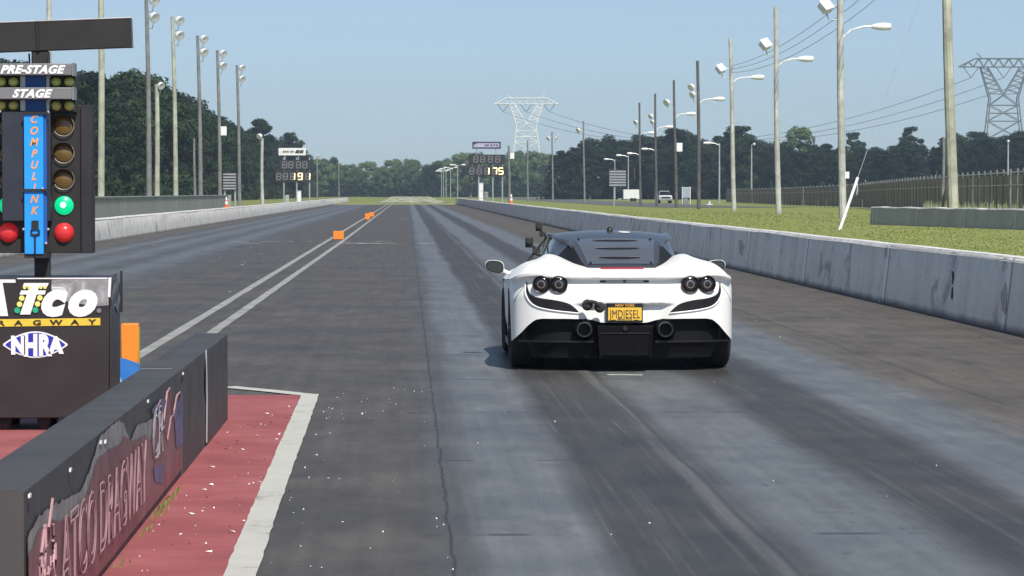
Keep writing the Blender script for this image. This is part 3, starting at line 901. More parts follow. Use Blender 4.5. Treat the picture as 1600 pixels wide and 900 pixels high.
# wheels
def wheel(x, y, r, w, s_):
    t = MB().lathe([(r * .66, -w / 2), (r * .86, -w / 2), (r * .965, -w / 2 + .02), (r, -w / 2 + .05), (r, w / 2 - .05), (r * .965, w / 2 - .02), (r * .86, w / 2), (r * .66, w / 2), (r * .64, 0)], (0, 0, 0), (1, 0, 0), 48, True)
    wo = bpy.data.objects.new('wheel', None); COL.objects.link(wo); wo.parent = car; wo.location = (x, y, r)
    t.build('tyre', TYRE, wo, local=True)
    rm = MB().lathe([(r * .66, -s_ * .01), (r * .66, s_ * (w / 2 - .01)), (r * .62, s_ * (w / 2 - .004)), (r * .6, s_ * (w / 2 - .03)), (r * .58, s_ * .02), (.06, s_ * .02), (.06, s_ * (w / 2 - .05)), (0, s_ * (w / 2 - .045))], (0, 0, 0), (1, 0, 0), 40)
    for k in range(10):
        a = 2 * math.pi * k / 10
        rm.tube([(s_ * (w / 2 - .06), math.cos(a) * .05, math.sin(a) * .05), (s_ * (w / 2 - .02), math.cos(a) * r * .62, math.sin(a) * r * .62)], .018, 6)
    rm.build('rim', RIM, wo, local=True)
for s_ in (-1, 1):
    wheel(s_ * .835, 0, .345, .305, s_)
    wheel(s_ * .845, 2.65, .335, .245, s_)
    MB().span((s_ * .955, .45, .13), (s_ * .90, 2.2, .19)).build('side_skirt', TRIM, car, local=True)

# action cameras clamped to the car
def cam_body(mb, c, s): mb.box(c, s)
ac = thing('action_camera', W(829, 385, 29.6), 'black action camera on a bent arm above the left door mirror', 'camera')
p0 = W(824, 409, 29.6); p1 = W(839, 389, 29.6); p2 = W(829, 381, 29.6)
MB().tube([p0, W(834, 396, 29.6), p1, p2], .012, 8).build('arm', MATBLACK, ac)
MB().tube([W(834, 396, 29.6), W(846, 400, 29.5)], .014, 8).box(W(838, 391, 29.6), (.07, .06, .05)).build('clamp', MATBLACK, ac)
b = MB().box(W(827, 379, 29.6), (.075, .05, .095)); b.lathe([(.028, 0), (.028, .03), (0, .03)], W(827, 377, 29.57), (0, -1, 0), 12); b.build('camera_body', MATBLACK, ac, bevel=.006)
ac = thing('action_camera', W(851, 372, 29.9), 'black action camera held highest on an arm beside the dark roof', 'camera')
MB().tube([W(838, 391, 29.75), W(847, 380, 29.9), W(853, 372, 29.9), W(851, 365, 29.9), W(844, 362, 29.9)], .013, 8).build('arm', MATBLACK, ac)
b = MB().box(W(842, 355, 29.9), (.062, .05, .075)); b.lathe([(.022, 0), (.022, .03), (0, .03)], W(842, 355, 29.87), (0, -1, 0), 12); b.box(W(846, 366, 29.9), (.035, .04, .05)); b.build('camera_body', MATBLACK, ac, bevel=.005)
sc_ = thing('suction_mount', W(928, 480, 27.36), 'small black suction cup mount with two knobs left of the gold number plate', 'camera mount')
Ys = 27.33
b = MB().lathe([(.0, -.01), (.045, -.008), (.05, .01), (.03, .035), (0, .04)], W(918.5, 477, Ys), (-.3, -1, .1), 20); b.build('suction_cup', MATBLACK, sc_)
b = MB().lathe([(.0, -.01), (.045, -.008), (.048, .012), (.03, .035), (0, .04)], W(937, 480.5, Ys), (.2, -1, .0), 20); b.build('suction_cup', MATBLACK, sc_)
MB().tube([W(917, 473, Ys - .03), W(925, 471.5, Ys - .05), W(931, 473, Ys - .05), W(938, 479, Ys - .03)], .016, 8).build('arm', MATBLACK, sc_)
# ================================================================== starting-light tree
YT = 21.0
def T(u, v, dy=0.0):                 # a point on the tree's front plane
    p = W(u, v, YT); return Vector((p.x, YT + dy, p.z))
def tbox(mb, u0, v0, u1, v1, d0, d1):
    a, c = T(u0, v0, d0), T(u1, v1, d1); return mb.span(a, c)
AMBER = M('unlit_amber_lens', (0.16, 0.105, 0.03), 0.25, var=0.15, coat=0.5)
BULB = M('frosted_yellow_bulb', (0.55, 0.58, 0.16), 0.35, var=0.15)
GREENON = M('lit_green_lens', (0.0, 0.35, 0.16), 0.3, emit=(0.0, 0.62, 0.24), es=0.75)
GREENCORE = M('lit_green_core', (0.5, 0.9, 0.7), 0.3, emit=(0.45, 1.0, 0.70), es=1.3)
REDLAMP = M('red_lamp_lens', (0.55, 0.03, 0.035), 0.3, var=0.12, coat=0.4, emit=(0.8, 0.03, 0.03), es=0.22)
HOUSING = M('black_lamp_housing', (0.022, 0.020, 0.019), 0.55, var=0.2)
NAVYBOX = M('dark_blue_box', (0.028, 0.033, 0.048), 0.45, var=0.2)
BARGREY = M('grey_sign_bar', (0.22, 0.22, 0.225), 0.5, 0.2, var=0.12)
DEEPBLUE = M('deep_blue_paint', (0.012, 0.10, 0.38), 0.5, var=0.1)
tree = thing('starting_light_tree', T(62, 640), 'drag strip starting light tree with blue centre column and a lit green lamp', 'starting lights')
tbox(MB(), 55, 400, 78, 650, .05, .16).build('pole', HOUSING, tree, bevel=.004)
b = MB(); tbox(b, 52, 80, 78, 104, .04, .18); b.build('visor_post', HOUSING, tree, bevel=.01)
b = MB(); b.tube([T(47, 84, .1), T(48, 103, .1)], .006, 6); b.tube([T(51, 84, .12), T(51.5, 103, .12)], .004, 6); b.build('cable', MATBLACK, tree)
rot = Matrix.Rotation(R(2.2), 3, 'Y').transposed()
cv = T(62, 57.5, .08)
vis = MB().box(cv, (292 * YT / F_PX, .10, 46 * YT / F_PX), rot).build('visor_board', HOUSING, tree, bevel=.004)
b = MB(); e = rot @ Vector((1, 0, 0)); n_ = rot @ Vector((0, 0, 1)); hw, hh = 146 * YT / F_PX, 23 * YT / F_PX
b.tube([cv + e * hw - n_ * hh + Vector((0, -.05, 0)), cv + e * hw + n_ * hh + Vector((0, -.05, 0)), cv - e * hw + n_ * hh + Vector((0, -.05, 0))], .006, 6); b.build('visor_edge', GREYMET, vis)
b = MB().tube([cv + n_ * hh + Vector((0, -.052, 0)), cv - n_ * hh + Vector((0, -.052, 0))], .012, 6); b.build('visor_seam', MATBLACK, vis)

hs = MB(); tbox(hs, -6, 165, 130, 395, .0, .14); hso = hs.build('lamp_housing', HOUSING, tree, bevel=.004)
for u0, u1 in ((130, 147), (-23, -6)):
    tbox(MB(), u0, 165, u1, 395, -.03, .17).build('side_plate', MATBLACK, tree, bevel=.003)
b = MB(); tbox(b, 10, 175, 85, 345, -.10, .0); cbo = b.build('centre_box', NAVYBOX, tree, bevel=.004)
b = MB(); tbox(b, 45.5, 180, 75, 396, -.15, -.1002); colo = b.build('blue_column', BLUE, tree, bevel=.003)
b = MB(); tbox(b, 75.2, 180, 80, 380, -.14, -.1002); b.build('column_edge', DEEPBLUE, colo)
for v in (178, 297):
    b = MB(); tbox(b, 44, v - 1.8, 83, v + 1.8, -.165, -.15); b.build('strap', HOUSING, colo)
b = MB()
for u, v in ((44.5, 357.5), (82.5, 357.5), (74, 295), (9, 176), (83, 177), (79, 379)): b.lathe([(0, 0), (.008, .002), (.008, .014)], T(u, v, -.165), (0, 1, 0), 8)
b.build('bolt', LIGHTMET, colo)
b = MB(); tbox(b, 57, 344, 67.5, 357, -.165, -.15); b.tube([T(57, 358, -.16), T(56, 364, -.16), T(62, 366, -.16), T(69, 364, -.16), T(68, 358, -.16)], .007, 6); b.tube([T(62, 366, -.16), T(62, 396, -.16)], .006, 6); b.build('cable_socket', HOUSING, colo)
b = MB(); tbox(b, 45, 393, 79, 402, -.14, .16); b.build('column_foot', HOUSING, colo)
b = MB()
for i, ch in enumerate('COMPULINK'):
    v = 188 + i * 17.6
    text_mesh(b, ch, .072, lambda x, y: tuple(T(60.0, v + 5.5, -.153) + Vector((x, 0, y))), .30, .0022, .86, 1, 'CENTER')
b.build('column_lettering', ORANGE_INK, colo, smooth=False, fixn=False)

for v0, v1, word, sc, uu in ((102, 120, 'PRE-STAGE', .082, 58), (139, 157, 'STAGE', .082, 57)):
    b = MB(); tbox(b, -1, v0, 120, v1, -.17, .02); so = b.build('stage_sign', BARGREY, tree, bevel=.004)
    b = MB(); tbox(b, 120.2, v0 - 1, 123, v1 + 1, -.17, .02); b.build('sign_end', GREYMET, so)
    b = MB(); text_mesh(b, word, sc, lambda x, y: tuple(T(uu, v1 - 3.0, -.174) + Vector((x, 0, y * .88))), .36, .0045, .94, 1.10, 'CENTER'); b.build('sign_lettering', WHITE_INK, so, smooth=False, fixn=False)
    vc = v1 + 9.5
    for u0, u1 in ((84, 124), (-2, 36)):
        b = MB(); tbox(b, u0, v1 + .3, u1, v1 + 18.5, -.05, .12); b.build('bulb_box', MATBLACK, tree)
    for u in (93, 113, 8, 27):
        b = MB().lathe([(0, -.036), (.015, -.033), (.028, -.02), (.034, 0), (.030, .02)], T(u, vc, -.055), (0, 1, 0), 18); b.build('stage_bulb', BULB, tree)
    b = MB(); tbox(b, 45, v1 + .3, 76, v1 + 21, -.04, .1); b.build('blue_block', DEEPBLUE, tree)
    b = MB(); tbox(b, 36.5, v1 + .3, 44.5, v1 + 17, -.03, .05); b.build('bracket_strip', LIGHTMET, tree); b = MB(); tbox(b, 76.5, v1 + .3, 81.5, v1 + 20, -.02, .05); b.build('bracket_strip', LIGHTMET, tree)

RIMMET = M('lamp_rim', (0.30, 0.30, 0.27), 0.5, 0.2)
def lamp(u, v, kind):
    c = T(u, v, 0)
    r = .064
    if kind == 'amber':
        L = MB().lathe([(r, .02), (r * .99, -.006), (r * .7, -.018), (0, -.024)], c, (0, 1, 0), 28).build('amber_lamp', AMBER, tree)
        hd = []
        for j in range(37):
            a = R(-20 + 220 * j / 36)
            dp = .012 + .05 * max(0, math.sin(a)) if False else .02 + .04 * max(0, math.sin(a))
            hd.append([c + Vector((math.cos(a) * .070, 0.0, math.sin(a) * .070)), c + Vector((math.cos(a) * .071, -dp, math.sin(a) * .071)), c + Vector((math.cos(a) * .066, -dp, math.sin(a) * .066)), c + Vector((math.cos(a) * .066, 0.0, math.sin(a) * .066))])
        MB().grid(hd).build('lamp_hood', HOUSING, L)
        rg = [c + Vector((math.cos(R(a)) * .070, -.022 - .03 * max(0, math.sin(R(a))), math.sin(R(a)) * .070)) for a in range(-150, 46, 8)]
        MB().tube(rg, .0035, 6).build('lamp_rim', RIMMET, L)
    elif kind == 'green':
        L = MB().lathe([(r, .02), (r * .98, -.01), (r * .7, -.024), (0, -.03)], c, (0, 1, 0), 28).build('green_lamp', GREENON, tree)
        MB().lathe([(.020, -.0295), (.012, -.034), (0, -.035)], c + Vector((-.004, 0, .004)), (0, 1, 0), 16).build('lamp_core', GREENCORE, L)
    else:
        MB().lathe([(r * 1.03, .02), (r * 1.02, -.012), (r * .75, -.036), (r * .4, -.047), (0, -.05)], c, (0, 1, 0), 28).build('red_lamp', REDLAMP, tree)
for u in (103, 17):
    for v in (197, 239, 280): lamp(u, v, 'amber')
    lamp(u, 321, 'green'); lamp(u, 363, 'red')

# ------------------------------------------------------------------ pedestal box
YB = 20.7
def B(u, v, off=0.003):
    p = W(u, v, YB); return Vector((p.x, YB - off, p.z))
DARKBOX = M('dark_brown_box', (0.030, 0.026, 0.027), 0.5, var=0.18, vs=2, bump=0.04)
SILVER = None
m_, t_, b_ = new_mat('crinkled_silver_vinyl')
f_ = t_.noise(t_.obj(), 5, 5, 0.6, 1.5)
t_.put(b_.inputs['Base Color'], t_.ramp(f_, [(0.3, (.24, .24, .245)), (.5, (.42, .42, .42)), (.64, (.78, .78, .78))]))
b_.inputs['Metallic'].default_value = .35; b_.inputs['Roughness'].default_value = .35
t_.put(b_.inputs['Normal'], t_.bump(f_, .6, .03))
SILVER = m_
ped = thing('pedestal_box', W(62, 650, YB), 'dark pedestal box with white Atco lettering under the starting lights', 'sign')
x0, x1 = W(-50, 0, YB).x, W(172, 0, YB).x
z0, z1 = W(0, 652, YB).z, W(0, 434, YB).z
MB().span((x0, YB, z0), (x1, 21.42, z1)).build('box', DARKBOX, ped, bevel=.006)
b = MB().span((x1 + .002, YB + .03, z0 + .05), (x1 + .008, 21.40, z1 - .02)); b.build('side_panel', M('dark_grey_panel', (.05, .05, .055), .4, var=.2), ped)
b = MB(); b.poly([B(83, 436), B(171.5, 434.5), B(171.5, 476), B(150, 478), B(83, 466)]); b.build('silver_vinyl', SILVER, ped, fixn=False, smooth=False)
b = MB(); b.poly([B(-50, 436, .0032), B(27, 436, .0032), B(27.5, 441, .0032), B(-50, 441, .0032)]); b.poly([B(171.5, 433, .006), B(176, 433, .006), B(174, 464, .006), B(170.5, 463, .006)]); b.poly([B(30, 433.6, .006), B(170, 433.2, .006), B(170, 435.2, .006), B(30, 435.4, .006)])
b.build('torn_white_vinyl', WHITE_INK, ped, fixn=False, smooth=False)
def flap():
    rows = []
    for i in range(9):
        q = i / 8
        rows.append([(x1 + .010 + .005 * math.sin(i * 1.3 + k * .7), YB + .02 + .62 * k / 8, lerp(z1 + .02, z1 - .22 - .03 * math.sin(k * 1.3), q)) for k in range(9)])
    return rows
MB().grid(flap()).build('vinyl_flap', M('grey_plastic_film', (.16, .165, .17), .35, .2, var=.4, vs=4), ped)
b = MB(); b.box((x1 + .016, 21.41, z1 - .11), (.018, .02, .28)); b.build('corner_post', MATBLACK, ped)
# lettering
b = MB()
def sl(u, v): return B(u + (490 - v) * .22, v, .008)
bt = lambda s, u, v, size, sx, bold: text_mesh(b, s, size, lambda x, y: tuple(B(u, v, .008) + Vector((x, 0, y))), .28, bold, sx, 1.0)
bt('A', -34, 490, .300, .98, .012)
bt('c', 65, 489, .300, 1.04, .020)
bt('o', 107, 489, .300, 1.02, .020)
for q in ([(30, 490), (46, 490), (57, 446), (41, 446)], [(30, 441.5), (79, 441.5), (77.5, 447), (28.5, 447)], [(34, 453), (74, 453), (72.5, 459), (32.5, 459)]):
    pass
b.poly([B(34, 490.5, .008), B(50, 490.5, .008), B(64, 447, .008), B(49, 447, .008)])
b.poly([B(40.5, 441.5, .0082), B(79, 441.5, .0082), B(76.5, 447.2, .0082), B(38.5, 447.2, .0082)])
b.poly([B(36, 453, .0084), B(74.5, 453, .0084), B(72.5, 459.5, .0084), B(33.5, 459.5, .0084)])
b.build('sign_lettering', WHITE_INK, ped, smooth=False, fixn=False)
def disc(mb, u, v, r, off, ru=None):
    mb.poly([B(u + r * math.cos(2 * math.pi * k / 20), v + r * math.sin(2 * math.pi * k / 20), off) for k in range(20)])
b = MB()
for u, v, r in ((41.5, 448.5, 2.7), (48.5, 448.5, 2.7), (66.5, 448.2, 2.7), (73, 448.2, 2.7), (37, 465, 4.3), (65, 464.5, 4.3), (33.5, 474.5, 4.3), (61.5, 474, 4.3)): disc(b, u, v, r, .0095)
b.build('lamp_dot', LEMON_INK, ped, smooth=False, fixn=False)
b = MB()
for u, v in ((30, 484), (58, 483.5)): disc(b, u, v, 4.6, .0095)
b.build('lamp_dot', GREEN_INK, ped, smooth=False, fixn=False)
b = MB(); disc(b, 156.5, 484.5, 3.8, .008); b.build('grey_dot', BARGREY, ped, smooth=False, fixn=False)
b = MB(); b.poly([B(-50, 498.5, .005), B(158.5, 496, .005), B(158.5, 507.5, .005), B(-50, 510, .005)]); ys_ = b.build('yellow_strip', YELLOW, ped, smooth=False, fixn=False)
b = MB()
for ch, u in zip('DRAGWAY', (-23, 4.5, 31.5, 60.5, 90, 119, 146)):
    text_mesh(b, ch, .046, lambda x, y: tuple(B(u, 507.6 - u * .012, .009) + Vector((x, 0, y))), 0, .0015, 1.65, 1, 'CENTER')
b.build('strip_lettering', DARK_INK, ys_, smooth=False, fixn=False)
def lens_shape(mb, uc, vc, hw, hh, off):
    pts = []
    for k in range(25):
        q = -1 + 2 * k / 24; pts.append(B(uc + hw * q, vc - hh * (1 - abs(q) ** 1.9) - hh * .06, off))
    for k in range(25):
        q = 1 - 2 * k / 24; pts.append(B(uc + hw * q, vc + hh * (1 - abs(q) ** 1.9) + hh * .06, off))
    mb.poly(pts)
b = MB(); lens_shape(b, 57.5, 537.5, 50, 19.6, .005); eo = b.build('emblem', WHITE_INK, ped, smooth=False, fixn=False)
b = MB(); lens_shape(b, 57.5, 537.5, 46, 17.4, .007); b.build('emblem_field', NAVY, eo, smooth=False, fixn=False)
b = MB()
for ch, u, sy, sx in (('N', 31, .152, .78), ('H', 50.5, .190, .66), ('R', 71.5, .182, .68), ('A', 89.5, .138, .82)):
    text_mesh(b, ch, sy, lambda x, y: tuple(B(u, 537.5, .009) + Vector((x, 0, y - sy * .36))), 0, .011, sx, 1, 'CENTER')
b.build('emblem_lettering', WHITE_INK, eo, smooth=False, fixn=False)
for u in (8, 68):
    for yy in (20.8, 21.3):
        x = W(u, 0, YB).x
        MB().lathe([(.0, -.03), (.05, -.03), (.055, -.02), (.055, .02), (.05, .03), (0, .03)], (x, yy, .055), (1, 0, 0), 18).box((x, yy, z0 - .02), (.08, .10, .05)).build('caster', MATBLACK, ped)

# ------------------------------------------------------------------ foam blocks
def foam(u0, u1, v0, v1, Y, label, dep, rz=0.0):
    a, c = W(u0, v1, Y), W(u1, v0, Y)
    t = thing('foam_block', ((a.x + c.x) / 2, Y, 0), label, 'marker block', 'orange foam blocks along the centre lines')
    b = MB().span((a.x, Y, 0.004), (c.x, Y + dep, c.z)); b.build('block', ORANGE, t, bevel=.012)
    MB().span((c.x + .001, Y + .02, .03), (c.x + .004, Y + dep - .02, c.z - .03)).build('yellow_side', YELLOW, t)  # right face coloured yellow
foam(190, 217, 505, 0, 28.0, 'tall orange foam block close behind the dark pedestal box', .16)
foam(521, 537, 361, 0, 105, 'orange foam block standing alone on the centre line, middle distance', .35)
foam(570.5, 578, 333.5, 0, 183, 'far orange foam block left of the farthest pair on the centre line', .35)
foam(577, 584.5, 331.5, 0, 205, 'farthest orange foam block, right one of the far pair', .35)
bp = thing('blue_bag', W(198, 600, 23.6), 'crumpled blue vinyl bag lying behind the black barrier', 'bag')
p = [W(181, 556, 23.3), W(217, 566, 23.6), W(222, 640, 23.5), W(190, 640, 23.2), W(178, 592, 23.1)]
b = MB(); b.grid([[W(181, 556, 23.3), W(198, 560, 23.45), W(218, 567, 23.7)], [W(184, 575, 23.15), W(200, 580, 23.2), W(222, 590, 23.45)], [W(191, 600, 23.05), W(205, 610, 23.1), W(226, 620, 23.4)], [Vector((-2.1, 23.1, .0)), Vector((-2.02, 23.1, 0)), Vector((-1.95, 23.4, 0))]])
b.grid([[W(181, 556, 23.3), W(218, 567, 23.7)], [Vector((-2.15, 23.9, .0)), Vector((-1.95, 24.0, 0))]])
b.poly([W(218, 567, 23.7), Vector((-1.95, 24.0, 0)), Vector((-1.95, 23.4, 0)), W(226, 620, 23.4), W(222, 590, 23.45)])
b.build('front_panel', BLUEVINYL, bp)
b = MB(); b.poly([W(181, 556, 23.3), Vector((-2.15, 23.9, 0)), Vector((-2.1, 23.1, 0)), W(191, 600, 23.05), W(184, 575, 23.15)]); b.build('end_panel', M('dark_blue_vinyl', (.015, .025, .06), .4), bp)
MB().tube([W(181, 556, 23.28), W(184, 575, 23.13), W(191, 600, 23.03)], .006, 6).build('seam', LIGHTMET, bp)

# ------------------------------------------------------------------ black padded barrier in front
XB = -1.25
bar = thing('padded_barrier', (-1.38, 16, 0), 'long black padded barrier with torn maroon lettered banner on its side', 'barrier')
PAD = M('black_vinyl_padding', (0.064, 0.063, 0.062), 0.6, var=0.14, vs=2, bump=0.05, bs=5)
def pad(y0, y1, name='padding', dx=0.0, r=1):
    rr_ = random.Random(r); rows = []
    n = max(2, int((y1 - y0) / 1.1))
    for i in range(n + 1):
        y = lerp(y0, y1, i / n)
        xl = -1.49 + .0025 * (y - 10); e = rr_.uniform(-.002, .002); f = rr_.uniform(-.0012, .0008)
        rows.append([(xl, y, .004), (xl + e, y, .59 + f), (xl + .008, y, .60 + f), (-1.38, y, .602 + f), (XB - .010 + dx, y, .60 + f), (XB + dx + e * .4, y, .592 + f), (XB + dx + e * .5, y, .3), (XB + dx, y, .004)])
    b = MB().grid(rows); b.poly(rows[0]); b.poly(rows[-1])
    return b.build(name, PAD, bar, ang=50)
pad(10.25, 17.4, r=1); pad(17.425, 19.35, dx=.004, r=2); pad(19.38, 21.7, dx=.010, r=3)
b = MB(); b.tube([(XB + .012, 19.365, .03), (XB + .016, 19.36, .3), (XB + .010, 19.365, .6)], .006, 6); b.build('seam_cord', LIGHTMET, bar)
b = MB().poly([(XB + .0125, 19.25, .36), (XB + .0125, 19.33, .30), (XB + .0125, 19.38, .45), (XB + .0125, 19.3, .57)]); b.build('seam_tear', MATBLACK, bar, fixn=False)
def S(u, v, off=.007):
    Y = -XB * F_PX / (U0 - u); return Vector((XB + off, Y, H_CAM - (v - V0) * Y / F_PX))
def Sy(Y, z, off): return Vector((XB + off, Y, z))
mm, tt, bb = new_mat('faded_maroon_banner')
ff = tt.noise(tt.obj(), 3, 5, .6); f2 = tt.noise(tt.obj(), 14, 4, .7)
c_ = tt.ramp(ff, [(.3, (.12, .045, .055)), (.5, (.20, .075, .085)), (.7, (.29, .13, .14))])
c_ = tt.mix(tt.ramp(f2, [(.62, 0.0), (.75, .5)]), c_, (.33, .22, .22))
tt.put(bb.inputs['Base Color'], c_); bb.inputs['Roughness'].default_value = .4
MAROON = mm
m3, t3, b3 = new_mat('peeled_grey_banner')
f3_ = t3.noise(t3.obj(), 9, 5, .65)
t3.put(b3.inputs['Base Color'], t3.ramp(f3_, [(.3, (.17, .16, .155)), (.5, (.27, .26, .25)), (.7, (.38, .36, .34))])); b3.inputs['Roughness'].default_value = .55
PEEL = m3
def jag_strip(top, bot, off, n, amp, seed):
    """band between two polylines given in (Y, z), ragged upper edge"""
    r = random.Random(seed); rows = []
    for i in range(n + 1):
        Y = lerp(top[0][0], top[-1][0], i / n)
        zt = np.interp(Y, [p[0] for p in top], [p[1] for p in top]) + r.uniform(-amp, amp); zb = np.interp(Y, [p[0] for p in bot], [p[1] for p in bot])
        zt = max(zt, zb + .001)
        rows.append([Sy(Y, zb, off), Sy(Y, zt, off)])
    return MB().grid(rows)
def sy(u, v): q = S(u, v); return (q.y, q.z)
topP = [sy(*p) for p in [(41, 838), (58, 806), (75, 792), (88, 785), (105, 775), (125, 765), (135, 742), (148, 705), (152, 686), (160, 676), (168, 668), (185, 655), (192, 662), (202, 690), (212, 664), (225, 660), (240, 650)]]
topM = [sy(*p) for p in [(41, 868), (58, 826), (75, 815), (105, 808), (125, 792), (137, 760), (150, 715), (158, 712), (170, 700), (185, 695), (192, 680), (205, 690), (225, 678), (232, 690), (240, 655), (255, 645), (262, 608), (268, 640), (275, 618), (282.5, 615)]]
botP = [(10.25, .03), (17.4, .05)]
jag_strip(topP, botP, .007, 110, .006, 1).build('peeled_layer', PEEL, bar, fixn=False)
jag_strip(topM, botP, .010, 150, .007, 2).build('banner', MAROON, bar, fixn=False)
PINK = M('pale_pink_ink', (0.46, 0.27, 0.29), .55, var=.25, vs=6)
b = MB(); text_mesh(b, 'ATCO DRAGWAY', .40, lambda x, y: tuple(Sy(11.20 + x, .125 + y, .018)), 0, 0, 1.08, 1.0, 'LEFT', .006, (.5, 0, 0))
ys2 = [v[1] for v in b.v]; sc_y = (14.85 - 11.2) / (max(ys2) - 11.2)
b.v = [(v[0], 11.2 + (v[1] - 11.2) * sc_y, v[2]) for v in b.v]
b.build('banner_lettering', PINK, bar, smooth=False, fixn=False)
b = MB(); rq = random.Random(4)
for k in range(26):                     # crackled remains of a peeled emblem at the near end
    y = rq.uniform(10.55, 11.0); z = rq.uniform(.08, .34 + (y - 10.5) * .1)
    b.tube([Sy(y, z, .014), Sy(y + rq.uniform(-.05, .05), z + rq.uniform(.03, .10), .014), Sy(y + rq.uniform(-.08, .08), z + rq.uniform(.06, .16), .014)], .005, 5)
b.build('crackled_emblem', PINK, bar)
b = MB(); pk = [sy(*p) for p in [(236, 690), (240, 640), (247, 625), (252, 660), (258, 612), (262, 606), (267, 650), (273, 618), (278, 612), (281, 640)]]
b.tube([Sy(y, z, .012) for y, z in pk], .0055, 6); b.tube([Sy(y + .25, z * .72, .012) for y, z in pk[:7]], .004, 6)
b.build('white_peak_graphic', PINK, bar)
BL = M('faded_blue_ink', (.11, .11, .24), .45, var=.45, vs=10)
b = MB(); b.poly([Sy(*sy(*p), .0135) for p in [(233, 640), (248, 622), (257, 624), (252, 640), (238, 652)]]); b.poly([Sy(*sy(*p), .0135) for p in [(236, 730), (252, 724), (250, 755), (238, 752)]]); b.poly([Sy(*sy(*p), .0135) for p in [(268, 640), (282, 612), (282.6, 690), (272, 700)]]); b.build('blue_graphic', BL, bar, fixn=False)
b = MB(); text_mesh(b, 'CR', .34, lambda x, y: tuple(Sy(15.2 + x, .27 + y, .0165)), .1, 0, 1.5, 1.0, 'LEFT', .006, (.5, 0, 0)); b.build('graphic_lettering', M('dull_pale_ink', (.42, .42, .44), .6, var=.3, vs=8), bar, smooth=False, fixn=False)
b = MB()
for u, v in ((43, 773), (107, 733), (229, 626), (284, 583), (155, 690), (162, 689)): b.box(S(u, v, .010), (.006, .05, .012))
b.build('fastener', WHITE_INK, bar)
b = MB(); b.box((-1.37, 17.2, .607), (.17, .02, .003)); b.build('top_seam', GREYMET, bar)

# ------------------------------------------------------------------ weeds and litter
WEED = M('weed_green', (.17, .27, .05), .8, var=.3, vs=6)
b = MB(); rw = random.Random(12)
for cy, n, h in ((15.3, 30, .08), (14.6, 12, .05), (13.2, 8, .045), (16.4, 10, .05), (15.9, 14, .06)):
    for k in range(n):
        y = cy + rw.gauss(0, .18); x = XB + .02 + abs(rw.gauss(0, .025)); hh = h * rw.uniform(.3, .85); a = rw.uniform(0, 6.28); w = .003
        dx, dy = math.cos(a) * hh * .5, math.sin(a) * hh * .5
        b.add([(x - w, y, .004), (x + w, y + w, .004), (x + abs(dx) * .5 + w, y + dy * .5, hh * .65), (x + abs(dx), y + dy, hh)], [(0, 1, 2), (0, 2, 3)])
tag(b.build('weeds', WEED, fixn=False, smooth=False), kind='stuff')
b = MB()
def scrap(x, y, s, z0):
    a = rw.uniform(0, 6.28); c, n_ = math.cos(a), math.sin(a); w = s * rw.uniform(.25, .7)
    b.add([(x + c * s - n_ * w, y + n_ * s + c * w, z0 + rw.uniform(.002, .012)), (x - c * s - n_ * w, y - n_ * s + c * w, z0), (x - c * s + n_ * w, y - n_ * s - c * w, z0 + rw.uniform(.001, .006)), (x + c * s + n_ * w, y + n_ * s - c * w, z0)], [(0, 1, 2, 3)])
for k in range(60): scrap(rw.uniform(-1.2, -.75), rw.uniform(10.5, 23), rw.choice([.004, .006, .008, .015]), .006)
for k in range(80):
    y = rw.uniform(11, 26); scrap(rw.uniform(-.6, .2), y, rw.choice([.004, .005, .007]), .002)
for k in range(40): scrap(rw.uniform(.2, 6.0), rw.uniform(13, 40), rw.choice([.004, .005, .007]), .002)
for k in range(30): scrap(rw.uniform(-8, -2.6), rw.uniform(30, 100), rw.choice([.02, .03]), .003)
tag(b.build('litter_scraps', WHITE_INK, fixn=False, smooth=False), kind='stuff')
b = MB()
for k in range(90):
    x, y = (rw.uniform(-1.2, -.6), rw.uniform(10.5, 23)) if k < 45 else (rw.uniform(-.6, 6.5), rw.uniform(13, 45))
    s = rw.uniform(.004, .010); b.lathe([(0, 0), (s, .002), (s * .6, s * .5), (0, s * .55)], (x, y, .004), (rw.uniform(-.3, .3), rw.uniform(-.3, .3), 1), 6)
tag(b.build('rubber_crumbs', MATBLACK, fixn=False, smooth=False), kind='stuff')
